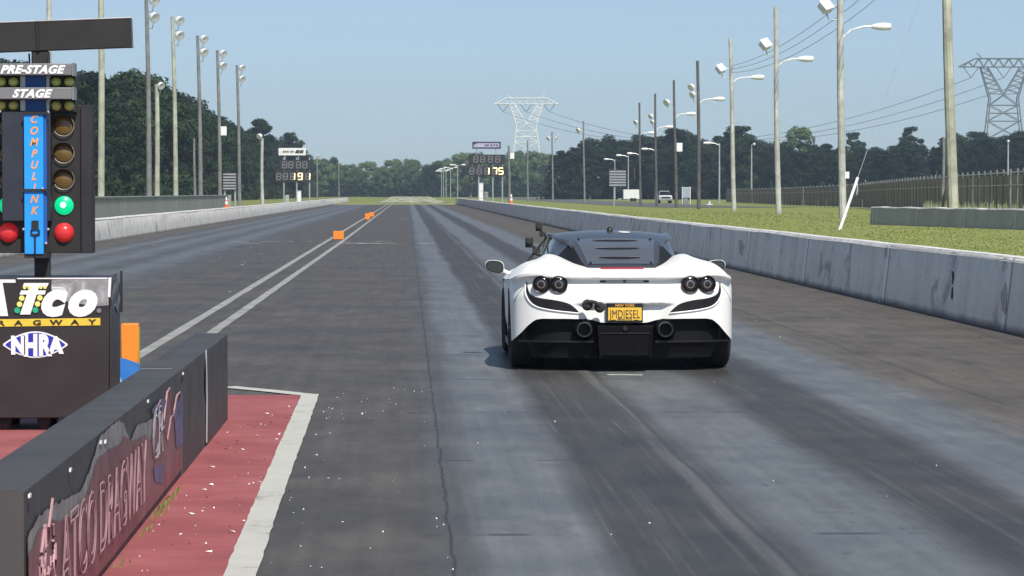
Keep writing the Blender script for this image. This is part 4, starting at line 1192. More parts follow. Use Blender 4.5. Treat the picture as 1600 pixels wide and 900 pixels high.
# ================================================================== poles along the strip
def light_pole(X, Y, H, lean, mat, label, group, floods=(), arm=None, box=None, r0=.17, r1=.11, cat='light pole', name='light_pole'):
    z0 = gz(X, Y)
    t = thing(name, (X, Y, z0), label, cat, group)
    n = 7; pts = [(X - lean * q + .03 * math.sin(q * 5 + X), Y, z0 - .1 + (H - z0 + .1) * q) for q in np.linspace(0, 1, n)]
    MB().tube(pts, [lerp(r0, r1, q) for q in np.linspace(0, 1, n)], 10).build('pole', mat, t)
    def at(z):
        q = (z - z0) / (H - z0); return Vector((X - lean * q, Y, z))
    for (dx, z, size, dirx) in floods:
        p = at(z); q = p + Vector((dx, -.1, .25))
        b = MB().tube([p + Vector((0, 0, -.35)), p + Vector((dx * .75, -.05, -.35)), q + Vector((0, 0, -.15))], .03, 6)
        b.tube([p + Vector((0, 0, .35)), p + Vector((dx * .6, -.05, .3)), q], .02, 6)
        fb = b.build('bracket', GREYMET, t)
        ax = Vector((dirx, -.55, -.45)).normalized()
        if size >= .48 and X > 20 and Y < 240:
            rm_ = Euler((R(-38), R(-18), R(35))).to_matrix(); hb = MB().box(q, (.50, .36, .54), rm_); hb.box(q + rm_ @ Vector((0, -.21, 0)), (.57, .07, .61), rm_); hb.build('floodlight', LAMPWHITE, t, bevel=.04); continue
        MB().lathe([(size * .35, -size * .55), (size * .55, -size * .35), (size * .72, .05), (size * .74, .12), (size * .66, .12), (0, .08)], q, ax, 16).build('floodlight', LAMPWHITE, t)
    if arm:
        L, z, zr = arm
        p = at(z)
        pts = [p + Vector((0, 0, -.25)), p + Vector((L * .25, 0, zr * .55)), p + Vector((L * .55, 0, zr)), p + Vector((L * .8, 0, zr))]
        a = MB().tube(pts, .045, 8).build('lamp_arm', LAMPWHITE, t)
        e = p + Vector((L, 0, zr))
        MB().lathe([(0, -.55), (.10, -.5), (.17, -.2), (.19, .1), (.15, .38), (0, .45)], e, (1, 0, 0), 12).build('lamp_head', LAMPWHITE, a)
    if box:
        z, s, side = box
        p = at(z) + Vector((side * (s / 2 + .12), -.05, 0)); MB().box(p, (s, s * .6, s * 1.5)).build('junction_box', LAMPWHITE, t, bevel=.02)
    return t
gL = 'tall floodlight poles behind the left wall'
def lx(u): return 14.0 * F_PX / (U0 - u)
names = [(236, 'tall wooden floodlight pole, nearest the dark starting tree, twin floodlights at its cut-off top'), (277.5, 'tall wooden floodlight pole, second in the left row'), (316, 'tall wooden floodlight pole, third in the left row'),
         (346, 'tall wooden floodlight pole behind the slatted board in the left row'), (376, 'tall wooden floodlight pole, last and farthest of the left row')]
for i, (u, lb) in enumerate(names):
    Y = lx(u)
    light_pole(-14.0, Y, 12.25, .22 if i else .15, WOOD_GREY if i != 1 else WOOD_GREEN, lb, gL, [(.42, 11.75, .42, .6), (.40, 10.85, .42, .6)], box=(6.2, .45, 1) if u == 346 else None, r0=.16, r1=.10)
light_pole(-14.0, 144.5, 13.5, .02, WOOD_GREEN, 'pale greenish tall pole rising right of the black visor board', 'plain wooden poles on the left', r0=.16, r1=.12, cat='pole', name='wooden_pole')
light_pole(-16.35, 144.5, 13.5, .02, WOOD_PALE, 'pale wooden pole rising above the black visor board', 'plain wooden poles on the left', r0=.13, r1=.11, cat='pole', name='wooden_pole')
light_pole(-14.6, 184.5, 7.9, .05, WOOD_GREEN, 'shorter greenish pole between the two nearest tall floodlight poles', 'plain wooden poles on the left', [(.25, 7.6, .3, .5)], r0=.16, r1=.12, cat='pole', name='wooden_pole')
light_pole(-24.2, 359, 7.8, .05, WOOD_GREY, 'short grey pole against dark trees beside the third floodlight pole', 'plain wooden poles on the left', r0=.16, r1=.12, cat='pole', name='wooden_pole')
light_pole(-10.45, 227.5, 5.5, .03, WOOD_PALE, 'pale pole standing in front of the left wall near scoreboard', 'plain wooden poles on the left', [(-.15, 5.4, .3, -.5)], r0=.13, r1=.10, cat='pole', name='wooden_pole')
light_pole(-13.7, 480, 7.0, .03, WOOD_GREY, 'thin pole just right of the left scoreboard', 'plain wooden poles on the left', [(.3, 6.9, .3, .5)], r0=.13, r1=.10, cat='pole', name='wooden_pole')
light_pole(-12.7, 586, 7.0, .03, WOOD_GREY, 'thin far pole before trees where the left wall ends', 'plain wooden poles on the left', [(.3, 6.9, .3, .5)], r0=.13, r1=.10, cat='pole', name='wooden_pole')

gR = 'wooden light poles on the right grass'
light_pole(21.0, 120, 13.6, .40, WOOD_GREEN, 'thickest pale greenish wooden pole, rightmost, behind the low wall', gR, r0=.215, r1=.17)
light_pole(20.75, 149, 13.0, .15, WOOD_PALE, 'pale grey pole with left floodlight and curved lamp arm beside the guy wire', gR, [(-.75, 10.15, .5, -.7)], (2.0, 9.1, .38), box=(2.4, .22, 1), r0=.185, r1=.15)
light_pole(21.5, 181, 12.3, .22, WOOD_PALE, 'pale pole with round white floodlight and lamp arm, second from guy wire', gR, [(-.65, 9.85, .48, -.7)], (1.75, 9.0, .30), r0=.17, r1=.125)
light_pole(22.8, 218, 12.3, .32, WOOD_PALE, 'pale pole with square floodlight, third from the guy wire', gR, [(-.75, 9.9, .5, -.7)], (1.9, 9.4, .2), r0=.17, r1=.125)
light_pole(23.8, 255, 12.3, .15, WOOD_BROWN, 'brown pole with pale lamp cluster, tallest looking of the dark poles', gR, [(-.55, 9.9, .42, -.6), (-.45, 9.3, .38, -.6)], (1.75, 9.0, .2), r0=.165, r1=.12)
light_pole(25.7, 299, 12.3, .22, WOOD_BROWN, 'dark pole with black floodlight and white box, right of paired poles', gR, [(-.75, 9.9, .5, -.7)], (1.6, 8.9, .2), box=(5.9, .55, 1), r0=.15, r1=.11)
light_pole(27.1, 340, 12.3, .2, WOOD_BROWN, 'dark pole left of the parked white pickup', gR, [(-.5, 9.6, .4, -.7), (-.35, 9.0, .35, -.7)], (1.5, 8.5, .2), r0=.15, r1=.11)
light_pole(27.9, 374, 12.3, .2, WOOD_BROWN, 'dark pole beside the white box trailer', gR, [(-.45, 9.7, .42, -.7)], (1.4, 8.6, .1), r0=.15, r1=.11)
light_pole(26.15, 462, 12.1, .15, WOOD_GREY, 'grey pole with dark floodlight left of the grey slatted board', gR, [(-.8, 10.5, .55, -.7)], r0=.15, r1=.11)
light_pole(25.2, 542, 12.1, .12, WOOD_GREY, 'slim grey pole with two small floodlights under the white pylon', gR, [(-.7, 10.7, .5, -.7), (.7, 10.7, .45, .7)], r0=.17, r1=.12)
light_pole(20.8, 540, 10.6, .05, WOOD_GREY, 'plain grey pole directly below the white pylon', gR, r0=.17, r1=.12)
light_pole(12.3, 377, 7.2, .04, WOOD_GREY, 'plain pole with white box beside the right scoreboard', gR, box=(6.0, .5, 1), r0=.15, r1=.12)
light_pole(7.55, 372, 5.0, .02, WOOD_GREY, 'short pole touching left edge of the right scoreboard', gR, [(-.25, 4.9, .28, -.6)], r0=.12, r1=.10)
light_pole(29.2, 170, 4.6, .02, WOOD_GREY, 'short thin grey post left of the thickest pole by the fence', gR, r0=.09, r1=.08, cat='pole', name='wooden_pole')

# rows of far street lamps
def street_lamp(X, Y, H, L, label, group, double=False):
    z0 = gz(X, Y)
    t = thing('street_lamp', (X, Y, z0), label, 'street lamp', group)
    MB().tube([(X, Y, z0 - .1), (X, Y, H)], [.15, .10], 7).build('pole', LIGHTMET, t)
    for s_ in ((-1, 1) if double else (-1,)):
        a = MB().tube([(X, Y, H - .3), (X + s_ * L * .4, Y, H), (X + s_ * L * .8, Y, H + .05)], .06, 6).build('lamp_arm', LIGHTMET, t)
        MB().lathe([(0, -.6), (.16, -.5), (.2, 0), (.15, .5), (0, .55)], (X + s_ * L, Y, H + .05), (s_, 0, 0), 8).build('lamp_head', LAMPWHITE, a)
    return t
gS = 'single arm street lamps along the far right road'
proto = street_lamp(47.0, 471, 9.0, 1.9, 'grey single arm street lamp above the left end of the brown fence', gS)
for i, (u, v) in enumerate([(1025, 233), (1000, 240), (982, 243), (961, 249), (943, 252), (927.5, 255), (900, 259), (886, 262), (877, 265), (868, 268), (860, 269), (851.5, 269), (842, 271)]):
    Y = 7.43 * F_PX / (V0 - v)
    c = copy_tree(proto); c.location = ((u - U0) * Y / F_PX, Y, gz(40, Y))
    c['label'] = 'small far street lamp with left arm in the long row before dark trees'
c = copy_tree(proto); c.location = (53.5, 486, 0); c.rotation_euler = (0, 0, R(95)); c['label'] = 'far street lamp seen end-on between the two pale poles above the fence'
c = copy_tree(proto); c.location = (88.0, 457, 0); c.rotation_euler = (0, 0, R(80)); c['label'] = 'far street lamp at the right frame edge above the fence'
gD = 'twin arm street lamps at the far end of the strip'
proto2 = street_lamp(13.6, 843, 9.0, 1.6, 'far twin arm street lamp in the cluster left of the right scoreboard', gD, True)
for u, v in ((704, 262), (697, 264), (693, 266), (690, 267.5), (687, 269), (684, 270.5)):
    Y = 7.43 * F_PX / (V0 - v); c = copy_tree(proto2); c.location = ((u - U0) * Y / F_PX, Y, gz(13, Y))

# ------------------------------------------------------------------ scoreboards
BOARD = M('black_scoreboard', (.025, .027, .03), .6, var=.15)
SEGOFF = M('unlit_segment', (.20, .21, .215), .6)
SEGON = M('lit_segment', (1, .8, .5), .5, emit=(1.0, .66, .28), es=1.9)
SEGMAP = {'8': 'abcdefg', '1': 'bc', '9': 'abcfgd', '7': 'abc', '5': 'afgcd', '': ''}
def digit(off, on, x, y, z, w, h, ch):
    t = .17 * w; g = .03 * w
    seg = {'a': (0, h / 2, w - 2 * t, t), 'g': (0, 0, w - 2 * t, t), 'd': (0, -h / 2, w - 2 * t, t), 'f': (-w / 2 + t / 2, h / 4, t, h / 2 - g), 'b': (w / 2 - t / 2, h / 4, t, h / 2 - g), 'e': (-w / 2 + t / 2, -h / 4, t, h / 2 - g), 'c': (w / 2 - t / 2, -h / 4, t, h / 2 - g)}
    for k, (cx, cz, sx, sz) in seg.items():
        lit = k in SEGMAP[ch]
        (on if lit else off).box((x + cx + cz * .06, y - (.03 if lit else .02), z + cz), (sx * (1.25 if lit else 1), .02, sz * (1.1 if lit else 1)))
def scoreboard(uc, YS, shift, text, label, sgn_mat, left):
    def P(u, v): return W(u, v, YS)
    k = YS / F_PX
    t = thing('scoreboard', (P(uc, 0).x, YS, gz(P(uc, 0).x, YS)), label, 'scoreboard', 'finish line scoreboards')
    posts = (444, 464, 484) if left else (748, 770, 785)
    for u in posts:
        x = P(u, 0).x; MB().tube([(x, YS + .25, 0), (x, YS + .25, P(0, 246).z)], .09, 8).build('post', LIGHTMET, t)
    r1 = (437, 487, 250, 265.5) if left else (732, 789, 241.5, 256)
    r2 = (431, 487, 268, 283.5) if left else (731.5, 789, 260, 274.5)
    sg = (436, 478.5, 231.5, 243) if left else (738, 782.5, 221.5, 232.5)
    for (u0, u1, v0, v1), chars in ((r1, ['', '', '', '']), (r2, text)):
        a, c = P(u0, v1), P(u1, v0)
        bo = MB().span((a.x, YS, a.z), (c.x, YS + .2, c.z)).build('digit_board', BOARD, t, bevel=.02)
        n = len(chars)
        for i, ch in enumerate(chars):
            if n == 4: q = (.17, .36, .60, .80)[i] if left else (.20, .39, .60, .80)[i]
            else: q = (.09, .28, .48, .69, .90)[i] if left else (.10, .30, .51, .72, .89)[i]
            off, on = MB(), MB(); digit(off, on, lerp(a.x, c.x, q), YS, (a.z + c.z) / 2, 7.4 * k, 9.6 * k, ch)
            if off.v: off.build('unlit_digit', SEGOFF, bo, smooth=False)
            if on.v: on.build('lit_digit', SEGON, bo, smooth=False)
    a, c = P(sg[0], sg[3]), P(sg[1], sg[2])
    so = MB().span((a.x, YS - .02, a.z), (c.x, YS + .16, c.z)).build('sponsor_sign', sgn_mat, t, bevel=.02)
    b = MB()
    for u in ((446, 467) if left else (745, 775)):
        x = P(u, 0).x; b.tube([(x, YS + .1, c.z - .1), (x, YS + .1, P(0, r1[2]).z)], .06, 6); 
        if not left: b.tube([(x, YS + .1, a.z), (x, YS + .1, P(0, 218).z)], .035, 6)
    b.build('sign_post', LIGHTMET, t)
    b = MB(); zc = (a.z + c.z) / 2; ww = c.x - a.x; hh = c.z - a.z
    if left:   # illegible slanted script
        for i, (q, wd) in enumerate(((.14, .05), (.21, .05), (.28, .05), (.35, .03), (.42, .05), (.49, .05), (.60, .08), (.68, .07), (.76, .08), (.84, .05))):
            h_ = hh * (.16 if i < 6 else .24); x = a.x + ww * q
            b.poly([(x, YS - .03, zc - h_), (x + ww * wd, YS - .03, zc - h_ + .02), (x + ww * wd + h_ * .6, YS - .03, zc + h_), (x + h_ * .6, YS - .03, zc + h_ * .8)])
        b.build('sign_script', BOARD, so, smooth=False, fixn=False)
    else:
        b.poly([(a.x + ww * .04, YS - .03, zc - hh * .30), (a.x + ww * .92, YS - .03, zc - hh * .30), (a.x + ww * .97, YS - .03, zc + hh * .05), (a.x + ww * .92, YS - .03, zc + hh * .30), (a.x + ww * .16, YS - .03, zc + hh * .30), (a.x + ww * .04, YS - .03, zc)])
        fo = b.build('sign_field', M('pale_sign_field', (.42, .42, .52), .5, var=.3, vs=3), so, smooth=False, fixn=False)
        b = MB()
        for q in (.42, .50, .62, .72, .82): b.poly([(a.x + ww * q, YS - .04, zc - hh * .16), (a.x + ww * (q + .07), YS - .04, zc - hh * .16), (a.x + ww * (q + .09), YS - .04, zc + hh * .18), (a.x + ww * (q + .03), YS - .04, zc + hh * .18)])
        b.build('sign_script', M('muted_purple_ink', (.16, .12, .28), .5), fo, smooth=False, fixn=False)
    return t
scoreboard(460, 370, 0, ['', '', '1', '9', '1'], 'left lane scoreboard reading 191 under a white sponsor sign', WHITE, True)
scoreboard(761, 370, 0, ['', '', '1', '7', '5'], 'right lane scoreboard reading 175 under a dark blue sponsor sign', M('dark_blue_sign', (.035, .04, .10), .5), False)
def cabinet(u0, u1, v0, Y, label, mat=LAMPWHITE, rows=1):
    a = W(u0, 0, Y); c = W(u1, v0, Y); z0 = gz(a.x, Y)
    t = thing('equipment_cabinet', ((a.x + c.x) / 2, Y, z0), label, 'cabinet')
    MB().span((a.x, Y, z0), (c.x, Y + .6, c.z)).build('cabinet_box', mat, t, bevel=.03)
    b = MB()
    for i in range(rows + 1):
        z = lerp(z0 + .1, c.z - .08, i / max(1, rows)); b.span((a.x + .04, Y - .012, z - .02), (c.x - .04, Y - .002, z + .02))
    b.build('door_seam', GREYMET, t)
cabinet(465, 471, 298, 368, 'tall white equipment cabinet under the left scoreboard')
cabinet(446, 452, 305, 366, 'small grey equipment cabinet under the left scoreboard', LIGHTMET)
cabinet(748.5, 755, 286, 366, 'tall white stacked cabinet under the right scoreboard', LAMPWHITE, 3)
cabinet(756.5, 763, 300, 366, 'small grey equipment cabinet right of the tall stacked one', GREYMET)

# slatted boards
def louvre(u0, u1, v0, v1, Y, label, post):
    a, c = W(u0, v1, Y), W(u1, v0, Y); xm = (a.x + c.x) / 2
    t = thing('slatted_board', (xm, Y, gz(xm, Y)), label, 'sign board')
    MB().span((a.x, Y, a.z), (c.x, Y + .12, c.z)).build('board', M('board_grey', (.13, .14, .155), .7), t)
    b = MB(); n = 6
    for i in range(n):
        z = lerp(a.z, c.z, (i + .5) / n); b.box((xm, Y - .04, z), ((c.x - a.x) * .96, .05, (c.z - a.z) / n * .42))
    b.build('slat', M('slat_grey', (.36, .37, .39), .6), t)
    for x in post: MB().tube([(x, Y + .2, gz(x, Y)), (x, Y + .2, c.z)], .08, 8).build('post', LIGHTMET, t)
louvre(952, 978.5, 266, 291.5, 370, 'grey slatted board on a post beyond the right grass', [W(960, 0, 370).x])
louvre(349.5, 370, 270.5, 297, 232, 'grey slatted board behind the left wall beside floodlight poles', [W(352, 0, 232).x, W(368, 0, 232).x])

# cones on the walls
CONE = M('orange_cone', (.80, .16, .03), .5)
def cone(X, Y, zb, h, label):
    t = thing('traffic_cone', (X, Y, zb), label, 'traffic cone')
    b = MB().box((X, Y, zb + .015), (h * .42, h * .42, .03)); b.build('base', CONE, t)
    MB().lathe([(h * .17, .03), (h * .13, h * .28), (h * .10, h * .52), (h * .05, h * .98), (0, h)], (X, Y, zb), (0, 0, 1), 14).build('cone_body', CONE, t)
    MB().lathe([(h * .135, h * .30), (h * .104, h * .55)], (X, Y, zb), (0, 0, 1), 14).lathe([(h * .09, h * .66), (h * .064, h * .92)], (X, Y, zb), (0, 0, 1), 14).build('reflective_band', WHITE_INK, t)
cone(6.98, 210, .845, .66, 'orange and white cone standing on the right wall top')
cone(-9.93, 173, .755, .62, 'orange and white cone standing on the left wall top')

# parked vehicles, far right
def pickup(X, Y, label):
    z0 = gz(X, Y) + .02
    t = thing('pickup_truck', (X, Y, z0), label, 'pickup truck')
    b = MB()
    prof = [(-.95, .55), (-.98, .95), (-.90, 1.10)]
    def ring(y, w, zb, zt, wt): return [(X - w, y, z0 + zb), (X - w, y, z0 + (zb + zt) * .6), (X - wt, y, z0 + zt), (X + wt, y, z0 + zt), (X + w, y, z0 + (zb + zt) * .6), (X + w, y, z0 + zb)]
    b.grid([ring(Y - 2.7, .93, .55, 1.05, .86), ring(Y - 2.6, .98, .45, 1.12, .90), ring(Y - 1.2, .99, .45, 1.18, .92), ring(Y + 2.7, .98, .5, 1.2, .94)])
    b.poly(ring(Y - 2.7, .93, .55, 1.05, .86)); b.poly(ring(Y + 2.7, .98, .5, 1.2, .94))
    b.build('body', WHITE, t)
    b = MB(); c1 = [(X - .84, Y - 1.1, z0 + 1.16), (X - .68, Y - .5, z0 + 1.78), (X + .68, Y - .5, z0 + 1.78), (X + .84, Y - 1.1, z0 + 1.16)]
    b.poly(c1); b.build('windscreen', GLASS_DK, t, fixn=False)
    b = MB(); b.prism([(X - .70, Y - .48, z0 + 1.74), (X + .70, Y - .48, z0 + 1.74), (X + .66, Y - .48, z0 + 1.84), (X - .66, Y - .48, z0 + 1.84)], (0, 1.5, 0)); b.prism([(X - .82, Y - .9, z0 + 1.18), (X - .72, Y - .5, z0 + 1.76), (X + .72, Y - .5, z0 + 1.76), (X + .82, Y - .9, z0 + 1.18)], (0, 1.6, 0)); b.build('cab', WHITE, t)
    MB().span((X - .75, Y - 2.76, z0 + .72), (X + .75, Y - 2.70, z0 + .98)).build('grille', BLACK, t)
    for s_ in (-1, 1):
        MB().span((X + s_ * .62, Y - 2.78, z0 + .80), (X + s_ * .88, Y - 2.71, z0 + .98)).build('headlight', LIGHTMET, t)
        for y in (-1.7, 1.7): MB().lathe([(.0, -.12), (.37, -.12), (.37, .12), (0, .12)], (X + s_ * .84, Y + y, z0 + .37), (1, 0, 0), 18).build('wheel', TYRE, t)
    MB().span((X - .96, Y - 2.82, z0 + .42), (X + .96, Y - 2.70, z0 + .62)).build('bumper', GREYMET, t)
pickup(W(1038.5, 0, 470).x, 470, 'white pickup truck facing the camera, parked beyond the right grass')
Yt = 560; a = W(974.5, 0, Yt).x; c = W(1003, 0, Yt).x; z0 = gz(a, Yt)
tr = thing('box_trailer', ((a + c) / 2, Yt, z0), 'white box trailer parked side-on beyond the right grass', 'trailer')
MB().span((a, Yt, z0 + .45), (c, Yt + 2, z0 + 2.15)).build('box', WHITE, tr, bevel=.05)
for x in (lerp(a, c, .45), lerp(a, c, .62)): MB().lathe([(0, -.1), (.33, -.1), (.33, .1), (0, .1)], (x, Yt + .02, z0 + .33), (0, 1, 0), 16).build('wheel', TYRE, tr)
MB().tube([(a, Yt + 1, z0 + .5), (a - .9, Yt + 1, z0 + .45)], .05, 6).build('drawbar', GREYMET, tr)
Yg = 430; x0 = W(1066, 0, Yg).x; x1_ = W(1080, 0, Yg).x; z0 = gz(x0, Yg)
gs = thing('portable_sign', ((x0 + x1_) / 2, Yg, z0), 'pale blue portable sign with white frame beyond the grass', 'sign')
MB().span((x0 + .1, Yg, z0 + .9), (x1_ - .1, Yg + .1, z0 + 2.25)).build('sign_panel', M('pale_blue_panel', (.34, .40, .45), .5, var=.25, vs=4), gs)
b = MB()
for x in (x0 + .06, x1_ - .06): b.tube([(x, Yg, z0), (x, Yg, z0 + 2.4)], .05, 6)
b.tube([(x0, Yg, z0 + 2.3), (x1_, Yg, z0 + 2.3)], .04, 6); b.build('sign_frame', LAMPWHITE, gs)
MB().span((x0 + .2, Yg - .1, z0 + .05), (x1_ - .4, Yg + .5, z0 + .8)).build('sign_base', GREYMET, gs)
X_, Y_ = W(1109.5, 0, 330).x, 330; z0 = gz(X_, Y_)
mk = thing('marker_post', (X_, Y_, z0), 'small white marker post on a flat base by the fence end', 'marker')
MB().tube([(X_, Y_, z0), (X_, Y_, z0 + .62)], .09, 8).build('post', WHITE, mk); MB().box((X_, Y_, z0 + .26), (.62, .4, .10)).build('crossbar', WHITE, mk)

# guy wire with white guard
gw = thing('guy_wire', (14.1, 102, gz(14.1, 102)), 'slanting guy wire with white guard tube rising from the grass', 'guy wire')
A_, B_ = Vector((14.1, 102, gz(14.1, 102) - .05)), Vector((20.7, 120, 12.0))
MB().tube([A_, A_.lerp(B_, .075), A_.lerp(B_, .15)], .05, 8).build('guard_tube', LAMPWHITE, gw)
MB().tube([A_.lerp(B_, .145), B_], .010, 6).build('wire', LIGHTMET, gw)
MB().tube([A_.lerp(B_, .14) + Vector((.02, 0, 0)), A_.lerp(B_, .125) + Vector((.10, 0, -.08)), A_.lerp(B_, .11) + Vector((.13, 0, -.1))], .02, 6).build('wire_tail', LIGHTMET, gw)

# ------------------------------------------------------------------ pylons and power lines
STEEL_LIT = M('sunlit_galvanised_steel', (.90, .91, .92), .5, .0, var=.04)  # sunlit look of the far pylon put into the colour
STEEL_DARK = M('dark_galvanised_steel', (.22, .25, .28), .5, .2, var=.1)  # unlit look of the right pylon put into the colour; insulators share it
def pylon(X, Y, scale, mat, label, thick):
    t = thing('transmission_pylon', (X, Y, 0), label, 'pylon', 'transmission pylons')
    b = MB(); arm = MB()
    def P(x, z, y=0.0): return (X + x * scale, Y + y * scale, z * scale)
    def bar(mb, p, q, r=.16): mb.tube([P(*p), P(*q)], r * thick, 4)
    za, zt = 41.0, 43.6
    # crossarm truss, front and back chords
    for y in (-1.2, 1.2):
        bar(arm, (-14.3, za, y * .3), (14.3, za, y * .3), .2); bar(arm, (-9, zt, y), (9, zt, y), .2)
        for s_ in (-1, 1): bar(arm, (s_ * 14.3, za, y * .3), (s_ * 9, zt, y), .2)
        xs_ = np.linspace(-14.3, 14.3, 19)
        for i in range(18):
            x0, x1 = xs_[i], xs_[i + 1]; f = lambda x: za + (zt - za) * min(1, (14.3 - abs(x)) / 5.3)
            bar(arm, (x0, za if i % 2 else f(x0), y * .7), (x1, f(x1) if i % 2 else za, y * .7), .12)
    for x in (-6.8, 6.8): bar(arm, (x, zt, 0), (x * 1.25, zt + 1.8, 0), .15)
    arm.build('crossarm', mat, t, smooth=False)
    for y in (-1.6, 1.6):
        for s_ in (-1, 1):
            bar(b, (s_ * 7.4, za, y * .5), (s_ * 4.4, 31, y), .2); bar(b, (s_ * 4.4, 31, y), (s_ * 4.6, 29, y), .2)
            bar(b, (s_ * 4.4, 31, y), (s_ * 7.8, 0, y * 2), .22)
            bar(b, (s_ * 5.2, za, y * .5), (0, 32.2, y), .18)
            # lacing between the outer leg and the inner V
            n = 6
            for i in range(n):
                q0, q1 = i / n, (i + 1) / n
                o0, i1 = (s_ * lerp(7.4, 4.4, q0), lerp(za, 31, q0), y * .7), (s_ * lerp(5.2, .6, q1), lerp(za, 32.4, q1), y * .7)
                bar(b, o0, i1, .10)
                if i < n - 1: bar(b, i1, (s_ * lerp(7.4, 4.4, q1), lerp(za, 31, q1), y * .7), .10)
            bar(b, (0, 32.2, y), (s_ * 4.5, 29, y), .14)
        for z in (29, 26.5, 24, 18, 11):
            w = lerp(7.8, 4.4, z / 31); bar(b, (-w, z, y), (w, z, y), .15)
        for z0_, z1_ in ((24, 29), (18, 24), (11, 18), (0, 11)):
            w0, w1 = lerp(7.8, 4.4, z0_ / 31), lerp(7.8, 4.4, z1_ / 31)
            bar(b, (-w0, z0_, y), (w1, z1_, y), .12); bar(b, (w0, z0_, y), (-w1, z1_, y), .12)
    b.build('tower_frame', mat, t, smooth=False)
    for x in (-10.3, 0, 10.3):
        m_ = MB(); bar(m_, (x - 2.5, za, 0), (x, za - 3.4, 0), .13); bar(m_, (x + 2.5, za, 0), (x, za - 3.4, 0), .13); m_.build('insulator_string', STEEL_DARK, t, smooth=False)
    return [Vector(P(x, za - 3.4)) for x in (-10.3, 0, 10.3)]
e1 = pylon(53.2, 1400, 1.0, STEEL_LIT, 'white lattice transmission pylon above the far trees at centre', 1.2)
e2 = pylon(191, 1000, 1.02, STEEL_DARK, 'dark lattice transmission pylon above the trees at the right edge', 1.0)
def wire(A, B, sag, r, label, group=None, lean=.5):
    A, B = Vector(A), Vector(B)
    t = thing('power_line', tuple(A), label, 'power line', group)
    MB().tube([A.lerp(B, q) - Vector((0, 0, sag * 4 * q * (1 - q))) for q in np.linspace(0, 1, 40)], r, 5, False).build('wire', WIRE, t)
WIRE = M('dull_wire', (.16, .18, .20), .6, .3)
for p, q, lb in zip(e2, e1, ('top', 'middle', 'bottom')):
    q2 = Vector((q.x + 60, 1160, 16)) if False else q
    wire(p, q2, 17, .085, 'thin sagging power line of the three between the two pylons', 'power lines between the pylons')
for k, (dz, lb) in enumerate(((0, 'upper'), (-.45, 'middle'), (-.95, 'lower'))):
    wire((20.6 + .15 * k, 120.0, 12.6 + dz), (22.6, 218, 10.4 + dz * .5), 1.1 + .1 * k, .014, 'thin drooping cable strung between the right light poles, %s of three' % lb, 'cables between the right light poles')
# ================================================================== trees
def foliage(name, dark, lite, seed):
    m, t, b = new_mat(name)
    p = t.pos(); o = t.node('ShaderNodeObjectInfo')
    f = t.noise(p, .45, 4, .6); g = t.noise(p, 3.0, 3)
    c = t.ramp(t.m('ADD', t.m('MULTIPLY', f, .6), t.m('MULTIPLY', g, .4)), [(.32, dark), (.5, tuple((a + c_) / 2 for a, c_ in zip(dark, lite))), (.68, lite)])
    c = t.mix(t.m('MULTIPLY', o.outputs['Random'], .8), c, tuple(x * .62 for x in dark))
    t.put(b.inputs['Base Color'], c)
    b.inputs['Roughness'].default_value = .7; b.inputs['Specular IOR Level'].default_value = .15
    return m
LEAF_A = foliage('dark_leaf', (.018, .036, .013), (.052, .080, .027), 1)
LEAF_P = foliage('pine_needle', (.013, .027, .012), (.036, .057, .023), 2)
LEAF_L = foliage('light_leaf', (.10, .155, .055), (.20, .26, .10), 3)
BARK = wood('bark', (.13, .11, .09))

